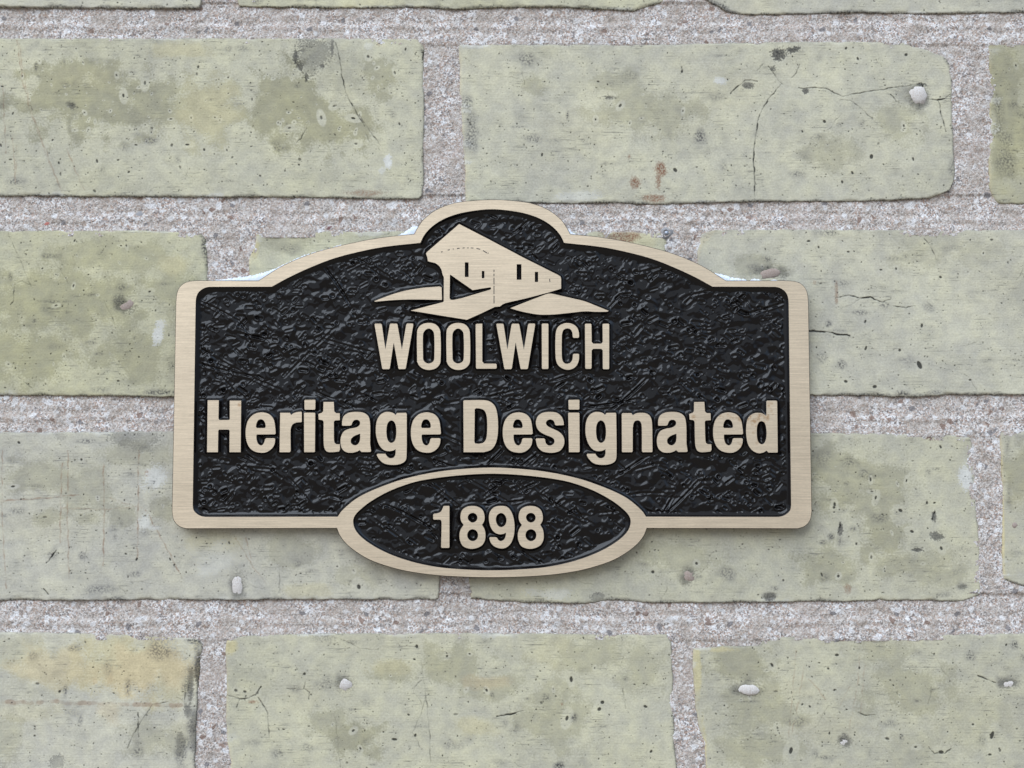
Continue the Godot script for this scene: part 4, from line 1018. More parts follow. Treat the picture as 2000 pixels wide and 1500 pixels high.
var shapes := {
	"1": "-37.83,-63.38c -37.40,-62.90c -35.47,-62.65 -34.09,-61.86 -33.36,-60.51 -32.99,-59.53c -32.56,-59.19c -30.26,-59.19c -30.04,-59.50c -29.97,-78.88c -30.34,-79.19c -33.56,-79.19c -33.96,-78.73c -33.76,-66.99 -34.13,-65.95 -34.99,-65.71c -37.39,-65.77c -37.82,-65.31c",
	"8": "-19.05,-59.19 -16.28,-59.65 -14.13,-61.18 -13.20,-63.93 -13.35,-66.38 -14.42,-68.21c -13.19,-70.35 -12.73,-73.09 -13.12,-75.99 -14.87,-78.33 -19.00,-79.64 -23.14,-78.58 -24.77,-75.99 -25.15,-72.79 -24.54,-70.35 -23.17,-68.27c -24.40,-66.38 -24.72,-63.93 -23.89,-61.18 -21.75,-59.65",
	"8_hole": "-18.89,-62.50 -17.26,-63.17 -16.58,-64.85 -17.28,-66.47 -18.87,-67.14 -20.50,-66.38 -21.24,-64.70 -20.57,-63.17",
	"8_hole2": "-18.87,-70.29 -17.03,-71.11 -16.25,-73.09 -17.02,-75.23 -18.85,-75.99 -20.60,-75.23 -21.47,-73.24 -20.71,-71.11",
	"9": "-5.22,-59.19 -2.46,-59.65 -0.46,-61.79 0.77,-65.16 1.23,-69.43 0.77,-73.70 -0.61,-77.05 -2.76,-79.03 -5.21,-79.49 -8.28,-78.58 -10.12,-76.75 -10.89,-74.53c -10.52,-74.10c -7.67,-74.10c -7.14,-74.53c -6.38,-75.59 -5.21,-75.99 -3.83,-75.23 -3.07,-73.70 -2.82,-71.87c -3.99,-72.48 -5.83,-72.73 -8.28,-71.87 -10.13,-69.43 -11.05,-65.77 -10.75,-62.41 -9.21,-60.27 -7.37,-59.41",
	"9_hole": "-5.22,-62.56 -3.53,-63.48 -2.61,-65.77 -3.38,-68.36 -5.22,-69.34 -6.90,-68.36 -7.77,-65.77 -7.06,-63.48",
	"C": "32.51,22.52c 32.11,21.96c 29.93,21.96c 29.47,22.37c 29.23,24.65 28.40,26.05 26.85,26.58 25.14,25.96 24.33,24.24 24.13,21.90 24.11,13.17 24.47,10.84 25.55,9.53 26.95,9.35 28.50,10.06 29.28,11.62 29.50,13.64c 29.91,14.17c 32.08,14.17c 32.48,13.80c 32.37,11.31 31.34,8.57 29.42,6.95 26.94,6.42 24.15,7.17 21.99,9.19 21.13,12.55 21.16,23.46 22.04,26.83 24.21,28.61 27.01,29.14 29.80,28.46 31.66,26.74 32.42,24.40",
	"D": "-23.49,-8.81c -23.03,-8.40c -14.84,-8.31 -11.13,-8.81 -8.40,-11.04 -7.17,-14.75 -6.73,-20.00 -6.94,-25.25 -8.02,-29.57 -10.17,-32.28 -13.56,-33.42c -23.27,-33.42c",
	"D_hole": "-18.01,-12.65c -17.36,-12.21c -15.29,-12.40 -13.44,-13.26 -12.35,-15.37 -11.95,-19.38 -12.03,-24.02 -12.49,-27.10 -13.87,-28.89 -16.03,-29.41c -17.73,-29.26c -18.13,-28.49c",
	"H": "-146.96,-8.40c -141.62,-8.40c -141.62,-17.22c -141.15,-17.93c -136.61,-17.93c -136.15,-17.47c -136.30,-8.56c -130.80,-8.56c -130.66,-33.42c -136.05,-33.42c -136.13,-22.97c -136.63,-22.53c -141.19,-22.53c -141.62,-23.03c -141.60,-33.42c -146.83,-33.42c",
	"H2": "35.39,28.46c 35.76,28.83c 38.12,28.83c 38.49,28.46c 38.61,19.97c 39.38,19.09c 43.26,19.09c 43.97,19.87c 43.93,28.46c 44.27,28.83c 46.72,28.83c 47.12,28.46c 47.00,7.11c 46.69,6.70c 44.28,6.70c 43.97,7.11c 43.95,15.91c 43.24,16.60c 39.37,16.60c 38.59,15.91c 38.46,7.26c 38.09,6.89c 35.76,6.89c 35.46,7.26c",
	"I": "14.44,28.52c 14.78,28.89c 17.39,28.89c 17.63,28.46c 17.59,7.17c 17.28,6.80c 14.77,6.80c 14.49,7.20c",
	"L": "-17.63,28.39c -17.23,28.77c -14.44,28.83c -14.40,10.44c -13.57,9.44c -7.84,9.38c -7.43,8.97c -7.43,7.33c -7.83,6.95c -17.19,6.95c -17.40,7.39c",
	"O": "-45.91,10.37c -45.99,25.02 -45.07,27.27 -43.15,28.71 -40.36,29.24 -37.56,28.71 -35.69,27.14 -34.75,24.71 -34.63,10.37 -35.61,8.26 -37.47,6.86 -40.25,6.33 -43.04,6.95 -44.91,8.45",
	"O_hole": "-43.06,11.62c -43.13,23.62 -42.27,25.49 -40.41,26.52 -38.48,25.49 -37.73,23.62 -37.64,11.93 -38.26,10.31 -40.36,9.44 -42.28,10.22",
	"W": "-66.68,28.52c -66.28,28.89c -63.49,28.83c -63.17,28.39c -61.32,16.29c -59.29,28.30c -58.83,28.89c -55.88,28.83c -55.57,28.39c -53.32,16.13c -51.31,28.30c -50.85,28.92c -48.18,28.92c -47.87,28.39c -51.37,7.26c -51.71,6.77c -54.65,6.70c -54.96,7.11c -57.31,19.78c -59.14,7.20c -59.57,6.70c -62.39,6.70c -62.80,7.11c",
	"a": "-81.94,-20.53c -81.93,-18.46 -81.15,-15.99 -78.76,-14.44 -75.36,-13.98 -71.65,-14.44 -69.32,-16.14 -68.53,-19.08 -68.34,-22.78c -68.38,-29.57c -67.86,-32.95c -68.41,-33.35c -72.42,-33.35c -73.35,-32.40c -74.73,-33.17 -77.04,-33.69 -79.97,-33.32 -81.92,-31.57 -82.63,-28.49 -82.20,-25.40 -80.83,-23.24 -78.38,-22.16 -75.30,-21.55 -73.70,-20.62 -73.25,-19.38 -73.72,-18.21 -74.96,-17.78 -76.41,-18.21 -77.11,-19.38 -77.47,-20.37c -78.39,-20.68c -81.48,-20.68c",
	"a_hole": "-73.17,-24.48c -74.28,-24.88 -76.03,-25.62 -77.35,-26.79 -77.74,-27.96 -77.32,-29.32 -75.93,-30.12 -74.54,-29.81 -73.45,-28.33 -73.15,-26.48c",
	"bank_left": "-66.90,39.86c -58.71,43.01 -51.43,45.07 -43.40,46.38 -35.34,47.03c -34.25,46.68c -34.02,40.76c -34.32,40.46c -42.28,40.68 -51.41,40.66 -58.69,40.31 -66.40,39.61c",
	"bank_right": "-0.85,36.42c 7.61,39.81c 13.83,42.21c 17.17,43.42 18.66,43.57 20.40,43.32 29.50,41.21 34.97,39.91 40.43,37.78 46.97,35.10c 46.23,34.70c 41.01,34.65 34.94,34.85 27.66,34.07 20.38,33.37 13.07,33.32 5.79,34.57 2.16,35.47",
	"d": "122.85,-8.93c 123.32,-8.56c 127.65,-8.56c 128.04,-9.02c 127.95,-33.11c 127.73,-33.57c 123.57,-33.63c 122.50,-32.65c 121.10,-33.51 118.63,-33.91 115.88,-32.65 113.82,-29.87 112.95,-25.56 112.95,-20.93 113.93,-16.91 116.43,-14.84 119.83,-14.50 121.83,-15.31 122.59,-15.89c 122.79,-14.75c",
	"d_hole": "120.39,-18.46 121.77,-19.23 122.51,-21.39 122.67,-25.25 122.11,-28.02 121.01,-29.50 119.77,-29.50 118.56,-28.27 118.01,-25.25 118.20,-20.93 119.00,-19.14",
	"dot": "-100.23,-8.47c -99.96,-8.19c -95.26,-8.10c -94.92,-8.44c -94.99,-12.58c -95.33,-12.89c -99.84,-12.89c -100.15,-12.58c",
	"e": "-113.92,-24.39c -114.18,-21.55 -114.91,-17.84 -116.73,-15.43 -119.06,-14.44 -121.54,-14.25 -124.61,-15.21 -127.04,-17.69 -128.14,-20.93 -128.39,-24.17 -127.97,-27.72 -126.69,-30.80 -124.50,-32.80 -121.41,-33.63 -118.33,-33.42 -115.73,-31.72 -114.44,-29.57 -114.10,-27.10c -114.66,-26.67c -118.43,-26.67c -118.97,-27.16c -119.47,-28.95 -120.38,-30.09 -121.31,-30.12 -122.40,-29.26 -123.04,-27.56 -123.22,-25.56 -123.05,-24.91c -114.38,-24.85c",
	"e_hole": "-123.50,-21.08c -123.22,-19.54 -122.41,-17.99 -121.18,-17.56 -119.94,-17.99 -119.05,-19.38 -118.75,-21.02c -119.11,-21.79c -123.06,-21.79c",
	"emblem": "-25.80,77.77c -12.48,70.87c 5.73,61.14c 22.17,52.83c 23.53,51.95c 23.88,50.95c 23.87,46.00c 18.56,44.34c 7.61,41.41c -2.98,39.00c -4.60,38.28c -5.87,37.25c -8.33,37.07c -14.91,33.90c -21.86,30.77c -33.15,32.59c -49.19,35.25c -33.52,39.40c -33.17,39.76c -33.12,51.53c -33.77,53.01 -34.33,55.22 -35.43,57.06 -37.26,58.54c -40.93,59.45c -41.29,61.51c -41.84,63.15c -41.50,63.88c",
	"emblem_door": "-30.19,53.01c -19.16,45.27c -10.58,46.68c -10.13,46.33c -10.38,45.55c -19.33,42.86c -24.05,41.41c -28.35,40.48c -29.84,40.51c -30.34,41.41c",
	"g": "-56.20,-15.58c -55.44,-14.50c -51.11,-14.44c -50.80,-15.06c -50.77,-34.80 -51.37,-37.57 -53.89,-39.11 -57.89,-39.51 -61.59,-38.80 -64.07,-36.65 -65.16,-34.71c -64.71,-34.18c -61.01,-34.18c -60.32,-35.17 -59.39,-36.09 -58.22,-36.34 -56.84,-35.88 -56.11,-34.34 -56.03,-31.88c -57.01,-32.52 -59.17,-32.95 -61.64,-32.40 -63.81,-30.18 -65.07,-27.10 -65.65,-23.55 -65.29,-18.77 -63.77,-15.68 -61.31,-14.13 -58.68,-14.10 -56.98,-14.75",
	"g_hole": "-58.19,-18.09 -56.64,-19.08 -55.89,-21.55 -55.83,-25.25 -56.58,-28.02 -58.12,-28.95 -59.51,-28.18 -60.36,-25.87 -60.48,-21.55 -59.73,-19.08",
	"i": "-100.37,-14.69c -100.07,-14.38c -95.31,-14.38c -94.97,-14.75c -94.91,-33.11c -95.22,-33.42c -100.06,-33.42c",
	"main": "-9.75,85.11 -21.70,83.87 -29.09,81.99 -35.08,79.31 -39.71,75.90 -42.94,72.11 -44.67,68.52c -62.62,66.48 -74.94,64.03 -87.25,60.68 -98.72,56.15 -108.58,51.50 -116.73,46.98c -147.34,46.88c -149.57,46.28 -152.03,44.57 -153.35,41.91 -153.66,38.65c -153.26,-58.92c -152.78,-61.24 -151.32,-62.83 -149.29,-64.01 -147.04,-64.45c -83.58,-64.35c -81.89,-61.86 -78.65,-58.72 -74.25,-55.37 -68.06,-52.18 -59.87,-48.92 -51.69,-46.22 -39.40,-43.47 -27.09,-41.80 -9.64,-40.84 7.81,-41.80 20.12,-43.47 32.41,-46.22 40.59,-48.92 48.78,-52.18 54.98,-55.37 59.37,-58.72 62.61,-61.86 64.30,-64.35c 127.77,-64.45c 130.01,-64.01 132.05,-62.83 133.50,-61.24 133.99,-58.92c 134.39,38.65c 134.07,41.91 132.75,44.57 130.30,46.28 128.07,46.88c 97.46,46.98c 89.30,51.50 79.44,56.15 67.98,60.68 55.67,64.03 43.34,66.48 25.39,68.52c 23.66,72.11 20.43,75.90 15.80,79.31 9.82,81.99 2.42,83.87",
	"n": "52.96,-15.06c 53.43,-14.59c 57.60,-14.59c 58.36,-15.68c 59.61,-14.81 61.92,-14.44 64.55,-14.66 66.48,-15.89 67.42,-18.46 67.63,-22.78c 67.64,-32.95c 67.33,-33.42c 63.02,-33.42c 62.56,-32.95c 62.58,-21.55 62.23,-19.23 61.43,-18.27 60.35,-18.09 59.27,-18.46 58.55,-19.76 58.20,-22.16c 58.09,-32.95c 57.78,-33.42c 53.16,-33.42c 52.94,-32.95c",
	"outer": "-9.76,89.70 -19.01,89.21 -28.26,87.97 -36.50,84.88 -42.98,79.99 -46.08,75.52 -47.56,72.66c -60.16,71.40 -70.88,69.76 -87.31,66.05 -98.79,62.62 -111.88,56.88 -123.24,49.69c -151.38,49.79c -156.60,49.44 -159.47,48.44 -161.62,46.30 -162.71,43.42 -163.08,39.40c -162.98,-62.10c -162.12,-65.91 -159.64,-68.70 -156.35,-69.87c -83.87,-69.68c -82.19,-73.51 -79.28,-77.16 -74.76,-80.82 -68.60,-84.47 -61.23,-87.29 -51.42,-89.89 -39.17,-91.76 -26.92,-92.68 -9.55,-93.12 7.65,-92.68 19.89,-91.76 32.14,-89.89 41.96,-87.29 49.33,-84.47 55.49,-80.82 60.01,-77.16 62.91,-73.51 64.59,-69.68c 137.07,-69.87c 140.36,-68.70 142.84,-65.91 143.70,-62.10c 143.80,39.40c 143.43,43.42 142.34,46.30 140.19,48.44 137.32,49.44 132.10,49.79c 103.97,49.69c 92.61,56.88 79.52,62.62 68.03,66.05 51.60,69.76 40.88,71.40 28.28,72.66c 26.80,75.52 23.70,79.99 17.23,84.88 8.99,87.97 -0.27,89.21",
	"oval": "-9.64,-43.76 -27.08,-44.70 -43.56,-46.98 -51.67,-49.24 -59.84,-52.50 -68.09,-57.21 -73.29,-61.37 -75.53,-64.06 -76.19,-66.50 -75.47,-69.85 -73.19,-73.09 -68.67,-76.75 -61.77,-80.70 -53.49,-84.06 -43.35,-86.90 -31.10,-88.87 -9.55,-89.87 11.82,-88.87 24.08,-86.90 34.21,-84.06 42.50,-80.70 49.39,-76.75 53.91,-73.09 56.20,-69.85 56.92,-66.50 56.25,-64.06 54.02,-61.37 48.82,-57.21 40.57,-52.50 32.40,-49.24 24.29,-46.98 7.80,-44.70",
	"r": "-111.87,-14.44c -107.17,-14.44c -106.60,-15.52c -105.47,-14.69 -103.78,-14.13 -101.77,-13.88c -101.46,-14.19c -101.41,-18.77c -101.87,-19.01c -104.02,-19.14 -105.80,-20.06 -106.64,-21.85 -106.80,-24.32c -106.60,-32.80c -106.99,-33.42c -111.92,-33.42c",
	"s": "25.00,-20.37c 21.30,-20.56c 20.74,-20.16c 20.37,-18.77 19.45,-17.84 18.22,-17.65 16.89,-18.24 16.36,-19.54 17.28,-20.93 19.75,-22.16 22.52,-23.55 24.43,-25.40 25.22,-27.78 24.78,-30.49 23.11,-32.65 20.49,-33.57 17.56,-33.63 14.48,-32.89 12.33,-30.74 11.41,-27.16c 11.87,-26.79c 15.42,-26.79c 15.91,-27.25c 16.28,-29.01 17.26,-30.03 18.50,-30.24 19.88,-29.57 20.50,-28.27 20.05,-26.95 18.51,-25.96 15.73,-24.88 12.96,-23.09 11.73,-20.77 11.58,-18.46 12.57,-15.99 14.82,-14.44 18.22,-13.98 21.62,-14.44 23.78,-16.14 24.85,-18.61",
	"slit0": "-22.96,58.90c -21.14,58.90c -21.12,51.70c -22.94,51.70c",
	"slit1": "-14.70,54.67c -13.43,54.67c -13.42,51.07c -14.69,51.07c",
	"slit2": "2.27,57.99c 4.59,57.99c 4.58,50.34c 2.27,50.34c",
	"slit3": "11.11,54.22c 12.70,54.22c 12.70,49.24c 11.10,49.24c",
	"t": "-91.01,-9.24c -86.07,-9.18c -85.81,-13.76c -84.93,-14.59c -83.14,-14.66c -83.05,-17.99c -85.45,-18.15c -85.94,-18.77c -85.83,-26.79c -85.53,-28.80 -84.63,-29.57c -82.93,-29.63c -82.84,-32.09c -83.36,-33.11c -87.05,-33.45 -89.21,-33.05 -90.37,-31.26 -90.74,-28.33 -90.85,-18.77c -91.38,-17.99c -93.24,-17.69c -93.42,-14.97c -91.73,-14.44c -91.12,-13.67c",
}

func shape(id: String, dx := 0.0) -> PackedVector2Array:
	return outline(shapes[id], dx)


func build_plaque():
	var plaque := Node3D.new()
	plaque.name = "heritage_plaque"
	root_at = Vector3(-9.638, -93.12, BACK)
	plaque.position = root_at * MM
	add_child(plaque)
	tag(plaque, "cast bronze plaque with arched top, black textured field and raised lettering on the wall", "plaque")
	var outer := shape("outer")
	var main := shape("main")
	var oval := shape("oval")
	var loops := [outer, main, oval]

	var base := ArrayMesh.new()
	var bag := Bag.new()
	wall_loop(bag, dense(outer, 1.5), BACK, FACE - 0.35, false)
	var tris := Geometry2D.triangulate_polygon(outer)
	var first := bag.v.size()
	for p in outer:
		bag.point(Vector3(p.x, p.y, BACK) - root_at, Vector3.FORWARD)
	for k in range(0, tris.size(), 3):
		bag.tri(first + tris[k], first + tris[k + 1], first + tris[k + 2])
	# small dark bevel between side and face
	var rim: PackedVector2Array = outer
	var n := rim.size()
	for i in n:
		var a := rim[i]
		var b := rim[(i + 1) % n]
		var d := (b - a).normalized()
		var nn := Vector3(d.y, -d.x, 1.0).normalized()
		var q := Vector2(d.y, -d.x) * 0.3
		var k := bag.point(Vector3(a.x + q.x, a.y + q.y, FACE - 0.35) - root_at, nn)
		bag.point(Vector3(b.x + q.x, b.y + q.y, FACE - 0.35) - root_at, nn)
		bag.point(Vector3(b.x, b.y, FACE) - root_at, nn)
		bag.point(Vector3(a.x, a.y, FACE) - root_at, nn)
		bag.quad(k, k + 1, k + 2, k + 3)
	bag.into(base, M.side)
	obj("base_plate", base, plaque)

	var border := raised(outer, [main, oval], FIELD + 1.4, FACE, M.bronze, M.paint)
	obj("border", border, plaque)

	# covered-bridge emblem
	var emblem := shape("emblem")
	var gaps := [shape("emblem_door"), shape("slit0"), shape("slit1"), shape("slit2"), shape("slit3")]
	loops.append(emblem)
	loops.append_array(gaps)
	var e := obj("bridge_emblem", raised(emblem, gaps, FIELD - 0.5, FACE, M.bronze, M.paint), plaque)
	e.set_meta("label", "raised bronze covered bridge with pitched roof and slit windows")
	for line in ["-8.74,55.40 -8.79,53.96", "-8.79,53.46 -8.77,51.95", "-8.77,51.45 -8.76,47.93", "-8.76,47.43 -8.76,43.17", "-8.73,42.66 -8.73,38.65", "18.25,50.87 18.47,49.14", "-34.72,63.88 -33.67,64.19", "-31.43,64.84 -30.18,65.14", "-28.93,65.40 -28.31,65.52", "-26.94,65.65 -25.44,65.82", "-24.20,65.93 -22.95,66.00", "-21.95,66.00 -20.95,66.00", "-20.21,65.98 -18.63,65.93", "-17.46,65.75 -15.34,65.32", "-14.22,64.79 -12.04,63.38 -11.22,63.48"]:
		obj("engraved_line", engraved(points(line), 0.42), e)
	for id in ["bank_left", "bank_right"]:
		var s := shape(id)
		loops.append(s)
		obj("river_bank", raised(s, [], FIELD - 0.5, FACE, M.bronze, M.paint), plaque)

	# lettering: each character is its own casting detail
	for item in [["letter", "W", 0.00], ["letter", "O", 0.00], ["letter", "O", 14.26], ["letter", "L", 0.00], ["letter", "W", 59.08], ["letter", "I", 0.00], ["letter", "C", 0.00], ["letter", "H2", 0.00], ["letter", "H", 0.00], ["letter", "e", 0.00], ["letter", "r", 0.00], ["letter", "i", 0.00], ["letter", "t", 0.00], ["letter", "a", 0.00], ["letter", "g", 0.00], ["letter", "e", 79.65], ["letter", "D", 0.00], ["letter", "e", 123.92], ["letter", "s", 0.00], ["letter", "i", 127.48], ["letter", "g", 101.07], ["letter", "n", 0.00], ["letter", "a", 152.43], ["letter", "t", 178.93], ["letter", "e", 225.32], ["letter", "d", 0.00], ["numeral", "1", 0.00], ["numeral", "8", 0.00], ["numeral", "9", 0.00], ["numeral", "8", 27.93]]:
		var s := shape(item[1], item[2])
		var holes := []
		for h in ["_hole", "_hole2"]:
			if shapes.has(item[1] + h):
				holes.append(shape(item[1] + h, item[2]))
		loops.append(s)
		loops.append_array(holes)
		var o := obj(item[0], raised(s, holes, FIELD - 0.5, FACE, M.bronze, M.paint), plaque)
		if item[1] == "i":
			var dot := shape("dot", item[2])
			loops.append(dot)
			obj("dot", raised(dot, [], FIELD - 0.5, FACE, M.bronze, M.paint), o)

	field_panels(plaque, loops, main, oval)


func engraved(p: PackedVector2Array, wide: float) -> ArrayMesh:
	var bag := Bag.new()
	for i in p.size() - 1:
		var d := (p[i + 1] - p[i]).normalized()
		var s := d.orthogonal() * wide * 0.5
		var a := p[i] + d * 0.12
		var b := p[i + 1] - d * 0.12
		var k := bag.v.size()
		for q in [[a - s, FACE - 0.3], [b - s, FACE - 0.3], [b - s, FACE + 0.02], [a - s, FACE + 0.02], [a + s, FACE + 0.02], [b + s, FACE + 0.02], [b + s, FACE - 0.3], [a + s, FACE - 0.3]]:
			bag.point(Vector3(q[0].x, q[0].y, q[1]) - root_at, Vector3.BACK)
		bag.quad(k, k + 1, k + 2, k + 3)
		bag.quad(k + 3, k + 2, k + 5, k + 4)
		bag.quad(k + 4, k + 5, k + 6, k + 7)
	var mesh := ArrayMesh.new()
	bag.into(mesh, M.inlay)
	return mesh


# The cast black field: pebbled leather-like relief that dies away into a smooth cove round everything that is raised.
func field_panels(plaque: Node3D, loops: Array, main: PackedVector2Array, oval: PackedVector2Array):
	var x0 := -166.0
	var y0 := -94.0
	var step := 0.34
	var nx := 924
	var ny := 532
	var far := 3.4
	var dist := PackedFloat32Array()
	dist.resize(nx * ny)
	dist.fill(far * far)
	for loop in loops:
		var d := dense(loop, 0.7)
		for i in d.size():
			var a: Vector2 = d[i]
			var b: Vector2 = d[(i + 1) % d.size()]
			var ab := b - a
			var inv := 1.0 / maxf(ab.length_squared(), 1e-9)
			for j in range(maxi(0, int((minf(a.y, b.y) - far - y0) / step)), mini(ny, int((maxf(a.y, b.y) + far - y0) / step) + 1)):
				var py := y0 + j * step - a.y
				for q in range(maxi(0, int((minf(a.x, b.x) - far - x0) / step)), mini(nx, int((maxf(a.x, b.x) + far - x0) / step) + 1)):
					var px := x0 + q * step - a.x
					var t := clampf((px * ab.x + py * ab.y) * inv, 0.0, 1.0)
					var ex := px - ab.x * t
					var ey := py - ab.y * t
					var dd := ex * ex + ey * ey
					if dd < dist[j * nx + q]:
						dist[j * nx + q] = dd
	# 1 in the main field, 2 in the oval, plus 4 under bronze
	var zone := PackedByteArray()
	zone.resize(nx * ny)
	for k in loops.size():
		if k == 0:
			continue
		var loop: PackedVector2Array = loops[k]
		var bit := k if k <= 2 else 4
		for j in ny:
			var y := y0 + j * step + 0.0007
			var xs := []
			for i in loop.size():
				var a := loop[i]
				var b := loop[(i + 1) % loop.size()]
				if (a.y > y) != (b.y > y):
					xs.append(a.x + (b.x - a.x) * (y - a.y) / (b.y - a.y))
			xs.sort()
			for q in range(0, xs.size() - 1, 2):
				for i in range(maxi(0, int(ceil((xs[q] - x0) / step))), mini(nx, int((xs[q + 1] - x0) / step) + 1)):
					zone[j * nx + i] ^= bit
	# relief
	var relief := PackedFloat32Array()
	relief.resize(nx * ny)
	var worm := noise(31, 0.125, 1)
	var worm2 := noise(32, 0.26, 2)
	var area := noise(33, 0.030, 2)
	var warp := noise(34, 0.2, 1)
	for j in ny:
		for i in nx:
			var k := j * nx + i
			if zone[k] & 3 == 0 or zone[k] & 4:
				continue
			var x := x0 + i * step
			var y := y0 + j * step
			var wx := x + warp.get_noise_2d(x, y) * 1.6
			var wy := y * 1.25 + warp.get_noise_2d(x + 70, y) * 1.6
			var mix := clampf(0.5 + area.get_noise_2d(x, y) * 1.6, 0.0, 1.0)
			var a := worm.get_noise_2d(wx, wy)
			var f := worm2.get_noise_2d(wx * 1.1, wy)
			relief[k] = a * 0.62 * (0.5 + 0.5 * mix) + f * 0.13 * (1.0 - 0.7 * mix)
	var r := RandomNumberGenerator.new()
	r.seed = 4242
	for q in 2900:
		var c := Vector2(r.randf_range(x0, x0 + nx * step), r.randf_range(y0, y0 + ny * step))
		var local := area.get_noise_2d(c.x + 300, c.y)
		var rad := r.randf_range(0.8, 1.7) * (0.8 if local > 0.1 else 1.0)
		var deep := r.randf_range(0.26, 0.55) * rad
		var half := Vector2.from_angle(r.randf_range(-0.9, 0.9)) * (r.randf_range(0.6, 2.2) if r.randf() < 0.45 else r.randf_range(0.0, 0.35))
		var reach := rad * 1.6 + half.length()
		for j in range(maxi(0, int((c.y - reach - y0) / step)), mini(ny, int((c.y + reach - y0) / step) + 1)):
			for i in range(maxi(0, int((c.x - reach - x0) / step)), mini(nx, int((c.x + reach - x0) / step) + 1)):
				var e := Vector2(x0 + i * step, y0 + j * step) - c
				if half.length_squared() > 0.01:
					e -= half * clampf(e.dot(half) / half.length_squared(), -1.0, 1.0)
				var d := e.length() / rad
				relief[j * nx + i] += deep * (0.50 * exp(-pow((d - 0.82) / 0.26, 2.0)) - 0.75 * exp(-pow(d / 0.45, 2.0)))
	for q in 80:
		var p := Vector2(r.randf_range(x0, x0 + nx * step), r.randf_range(y0, y0 + ny * step))
		var turn := r.randf_range(0.15, 0.75) if p.x > -20 else r.randf_range(-0.9, -0.1)
		if r.randf() < 0.3:
			turn = r.randf_range(-0.9, 0.9)
		var bend := r.randfn(0, 0.012)
		var high := r.randf_range(0.2, 0.5)
		var length := r.randf_range(14, 58)
		var line := PackedVector2Array()
		for s in int(length / 2.0):
			line.append(p)
			p += Vector2.from_angle(turn) * 2.0
			turn += bend
		for s in line.size() - 1:
			var a := line[s]
			var ab := line[s + 1] - a
			var taper := minf(1.0, minf(s + 0.5, line.size() - 1.5 - s) / 3.0)
			for j in range(maxi(0, int((minf(a.y, a.y + ab.y) - 2.2 - y0) / step)), mini(ny, int((maxf(a.y, a.y + ab.y) + 2.2 - y0) / step) + 1)):
				for i in range(maxi(0, int((a.x - 2.2 - x0) / step)), mini(nx, int((a.x + ab.x + 2.2 - x0) / step) + 1)):
					var e := Vector2(x0 + i * step, y0 + j * step) - a
					var t := e.dot(ab) / ab.length_squared()
					if t < 0.0 or t >= 1.0:
						continue
					var d := e.cross(ab) / ab.length()
					relief[j * nx + i] += high * taper * (0.8 * exp(-pow((absf(d) - 0.95) / 0.42, 2.0)) - 1.0 * exp(-pow(d / 0.5, 2.0)))
	var z := PackedFloat32Array()
	z.resize(nx * ny)
	for k in nx * ny:
		if zone[k] & 3 == 0 and dist[k] >= 1.6:
			continue
		var under: bool = zone[k] & 4 or zone[k] & 3 == 0
		var d := 0.0 if under else sqrt(dist[k])
		var cove := clampf(1.0 - d / 2.5, 0.0, 1.0)
		var calm := smoothstep(1.3, 3.0, d)
		z[k] = FIELD + 1.85 * cove * cove + relief[k] * calm * 1.0
	for part in 2:
		var bag := Bag.new()
		var at := PackedInt32Array()
		at.resize(nx * ny)
		at.fill(-1)
		for j in range(1, ny - 1):
			for i in range(1, nx - 1):
				var k := j * nx + i
				if zone[k] & 3 != part + 1:
					if dist[k] > 0.5 or zone[k] & 3:
						continue
					if (zone[k + 1] | zone[k - 1] | zone[k + nx] | zone[k - nx]) & 3 != part + 1:
						continue
				elif zone[k] & 4 and dist[k] > 0.5:
					continue
				at[k] = bag.point(Vector3(x0 + i * step, y0 + j * step, z[k]) - root_at, Vector3(-(z[k + 1] - z[k - 1]), -(z[k + nx] - z[k - nx]), 2 * step).normalized())
		for j in range(1, ny - 2):
			for i in range(1, nx - 2):
				var k := j * nx + i
				var a := at[k]
				var b := at[k + 1]
				var c := at[k + nx + 1]
				var d := at[k + nx]
				if a >= 0 and b >= 0 and c >= 0 and d >= 0:
					bag.ix.append_array(PackedInt32Array([a, c, b, a, d, c]))
				elif a >= 0 and b >= 0 and c >= 0:
					bag.ix.append_array(PackedInt32Array([a, c, b]))
				elif a >= 0 and c >= 0 and d >= 0:
					bag.ix.append_array(PackedInt32Array([a, d, c]))
		var mesh := ArrayMesh.new()
		bag.into(mesh, M.paint)
		var o := obj("background_panel", mesh, plaque)
		o.set_meta("label", ["glossy black leather-textured main field", "glossy black leather-textured field of the oval"][part])


# ------------------------------------------------------------------ snow

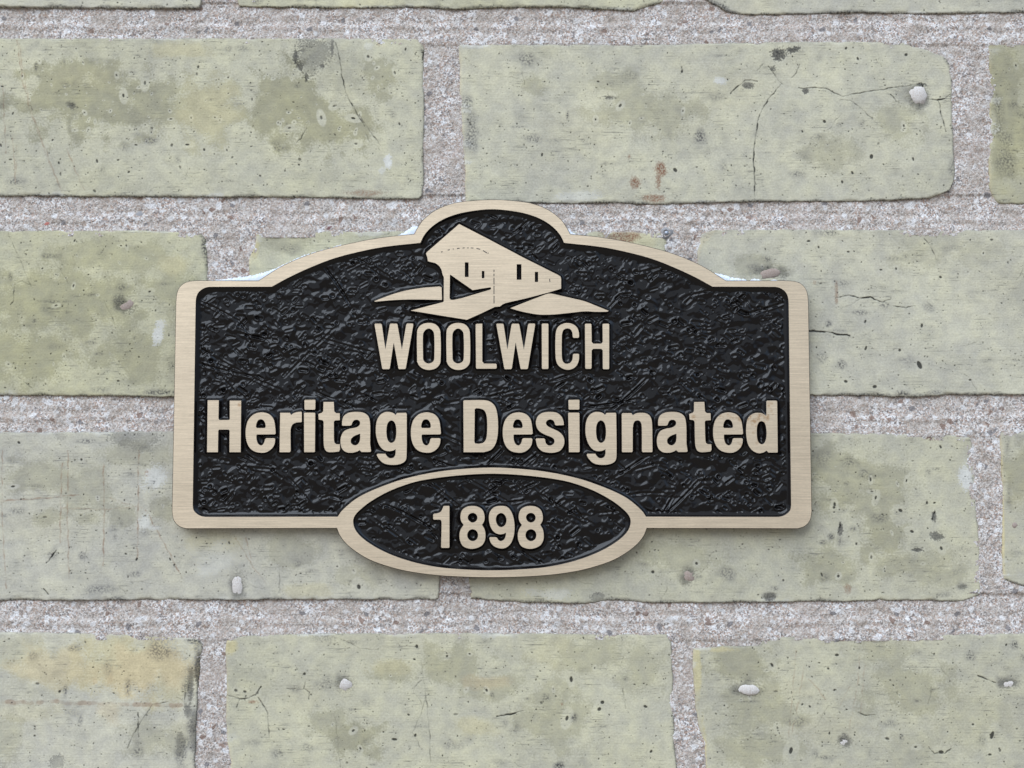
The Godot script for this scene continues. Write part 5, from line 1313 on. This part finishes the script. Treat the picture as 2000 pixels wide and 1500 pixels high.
# A little wind-blown snow lying on the top edge of the plaque, against the wall. Each ridge: points along the edge with the height of the snow there.
func build_snow():
	for item in [
		["long white snow ridge in the corner above the left shoulder of the plaque", "-154.09,49.75,0.10 -149.85,49.88,0.50 -142.36,49.88,1.12 -136.11,49.88,1.75 -131.12,49.88,2.50 -126.12,49.75,3.50 -122.88,50.38,3.75 -118.67,52.77,2.75 -114.95,55.04,1.50 -112.23,56.81,1.25 -107.50,58.83,1.50 -102.53,60.85,1.62 -99.04,62.11,1.50 -93.81,63.88,1.38 -88.82,65.40,1.25 -83.83,66.67,1.38 -77.59,68.06,0.25"],
		["small wedge of snow left of the central arch of the plaque", "-58.84,71.48,0.12 -56.34,71.60,1.00 -53.08,71.85,2.25 -50.58,72.23,3.75 -48.58,72.49,5.00 -47.58,73.25,4.50 -46.59,75.02,2.50 -45.60,76.54,0.25"],
		["small wedge of snow right of the central arch of the plaque", "25.81,76.80,0.25 26.80,74.52,1.75 27.80,72.74,3.25 29.55,72.23,2.25 32.05,71.98,1.25 35.05,71.60,0.12"],
		["thin streak of snow on the right slope of the plaque", "45.06,70.34,0.12 47.06,69.96,0.88 50.06,69.45,0.75 53.06,68.69,0.88 55.06,68.18,0.12"],
		["snow ridge in the corner above the right shoulder of the plaque", "97.45,54.04,0.12 99.19,53.03,1.25 101.17,52.02,1.50 102.66,51.01,2.75 104.15,50.00,3.25 106.39,49.88,2.25 109.39,49.88,1.75 112.39,49.88,1.50 114.88,49.88,0.50"],
		["short snow ridge on the flat right shoulder beside a pink stone", "115.63,49.88,0.12 116.63,49.88,1.25 118.63,49.88,1.50 120.63,49.88,1.25 122.38,49.88,0.25"],
		["tiny snow bit on the flat right shoulder below a pink stone", "125.37,49.88,0.12 126.62,49.88,1.00 128.62,49.88,1.12 130.12,49.88,0.12"],
	]:
		var line := []
		for w in item[1].split(" ", false):
			var p: PackedStringArray = w.split(",")
			line.append(Vector3(p[0].to_float(), p[1].to_float(), p[2].to_float()))
		var total := 0.0
		for i in line.size() - 1:
			total += Vector2(line[i].x, line[i].y).distance_to(Vector2(line[i + 1].x, line[i + 1].y))
		var first: Vector3 = line[0]
		root_at = Vector3(first.x, first.y, 1.0)
		var n := noise(int(absf(first.x) * 10), 0.55, 3)
		var bag := Bag.new()
		var rows := maxi(8, int(total / 0.35))
		var cols := 16
		var grid := PackedVector3Array()
		for j in rows + 1:
			var want := total * j / rows
			var i := 0
			var gone := 0.0
			while i < line.size() - 2:
				var l := Vector2(line[i].x, line[i].y).distance_to(Vector2(line[i + 1].x, line[i + 1].y))
				if gone + l >= want:
					break
				gone += l
				i += 1
			var l2 := Vector2(line[i].x, line[i].y).distance_to(Vector2(line[i + 1].x, line[i + 1].y))
			var q: Vector3 = line[i].lerp(line[i + 1], clampf((want - gone) / l2, 0, 1))
			for c in cols + 1:
				var a := PI * c / cols
				var depth := 3.2 - cos(a) * 2.6
				var up := pow(sin(a), 0.6) * q.z
				var p := Vector3(q.x, q.y - 0.4 + up, depth)
				var s := n.get_noise_3d(p.x * 1.0, p.y * 1.0, p.z)
				p.y += s * minf(q.z, 1.6) * 0.75
				p.x += n.get_noise_3d(p.x + 90, p.y, p.z) * 0.4
				grid.append(p)
		for j in rows + 1:
			for c in cols + 1:
				var k := j * (cols + 1) + c
				var dx := grid[mini(j + 1, rows) * (cols + 1) + c] - grid[maxi(j - 1, 0) * (cols + 1) + c]
				var dz := grid[j * (cols + 1) + mini(c + 1, cols)] - grid[j * (cols + 1) + maxi(c - 1, 0)]
				var nn := dz.cross(dx).normalized()
				bag.point(grid[k] - root_at, nn)
		for j in rows:
			for c in cols:
				var k := j * (cols + 1) + c
				bag.quad(k, k + 1, k + cols + 2, k + cols + 1)
		var mesh := ArrayMesh.new()
		bag.into(mesh, M.snow)
		var o := obj("snow_ridge", mesh, self)
		o.position = root_at * MM
		tag(o, item[0], "snow", "snow lying on the plaque")
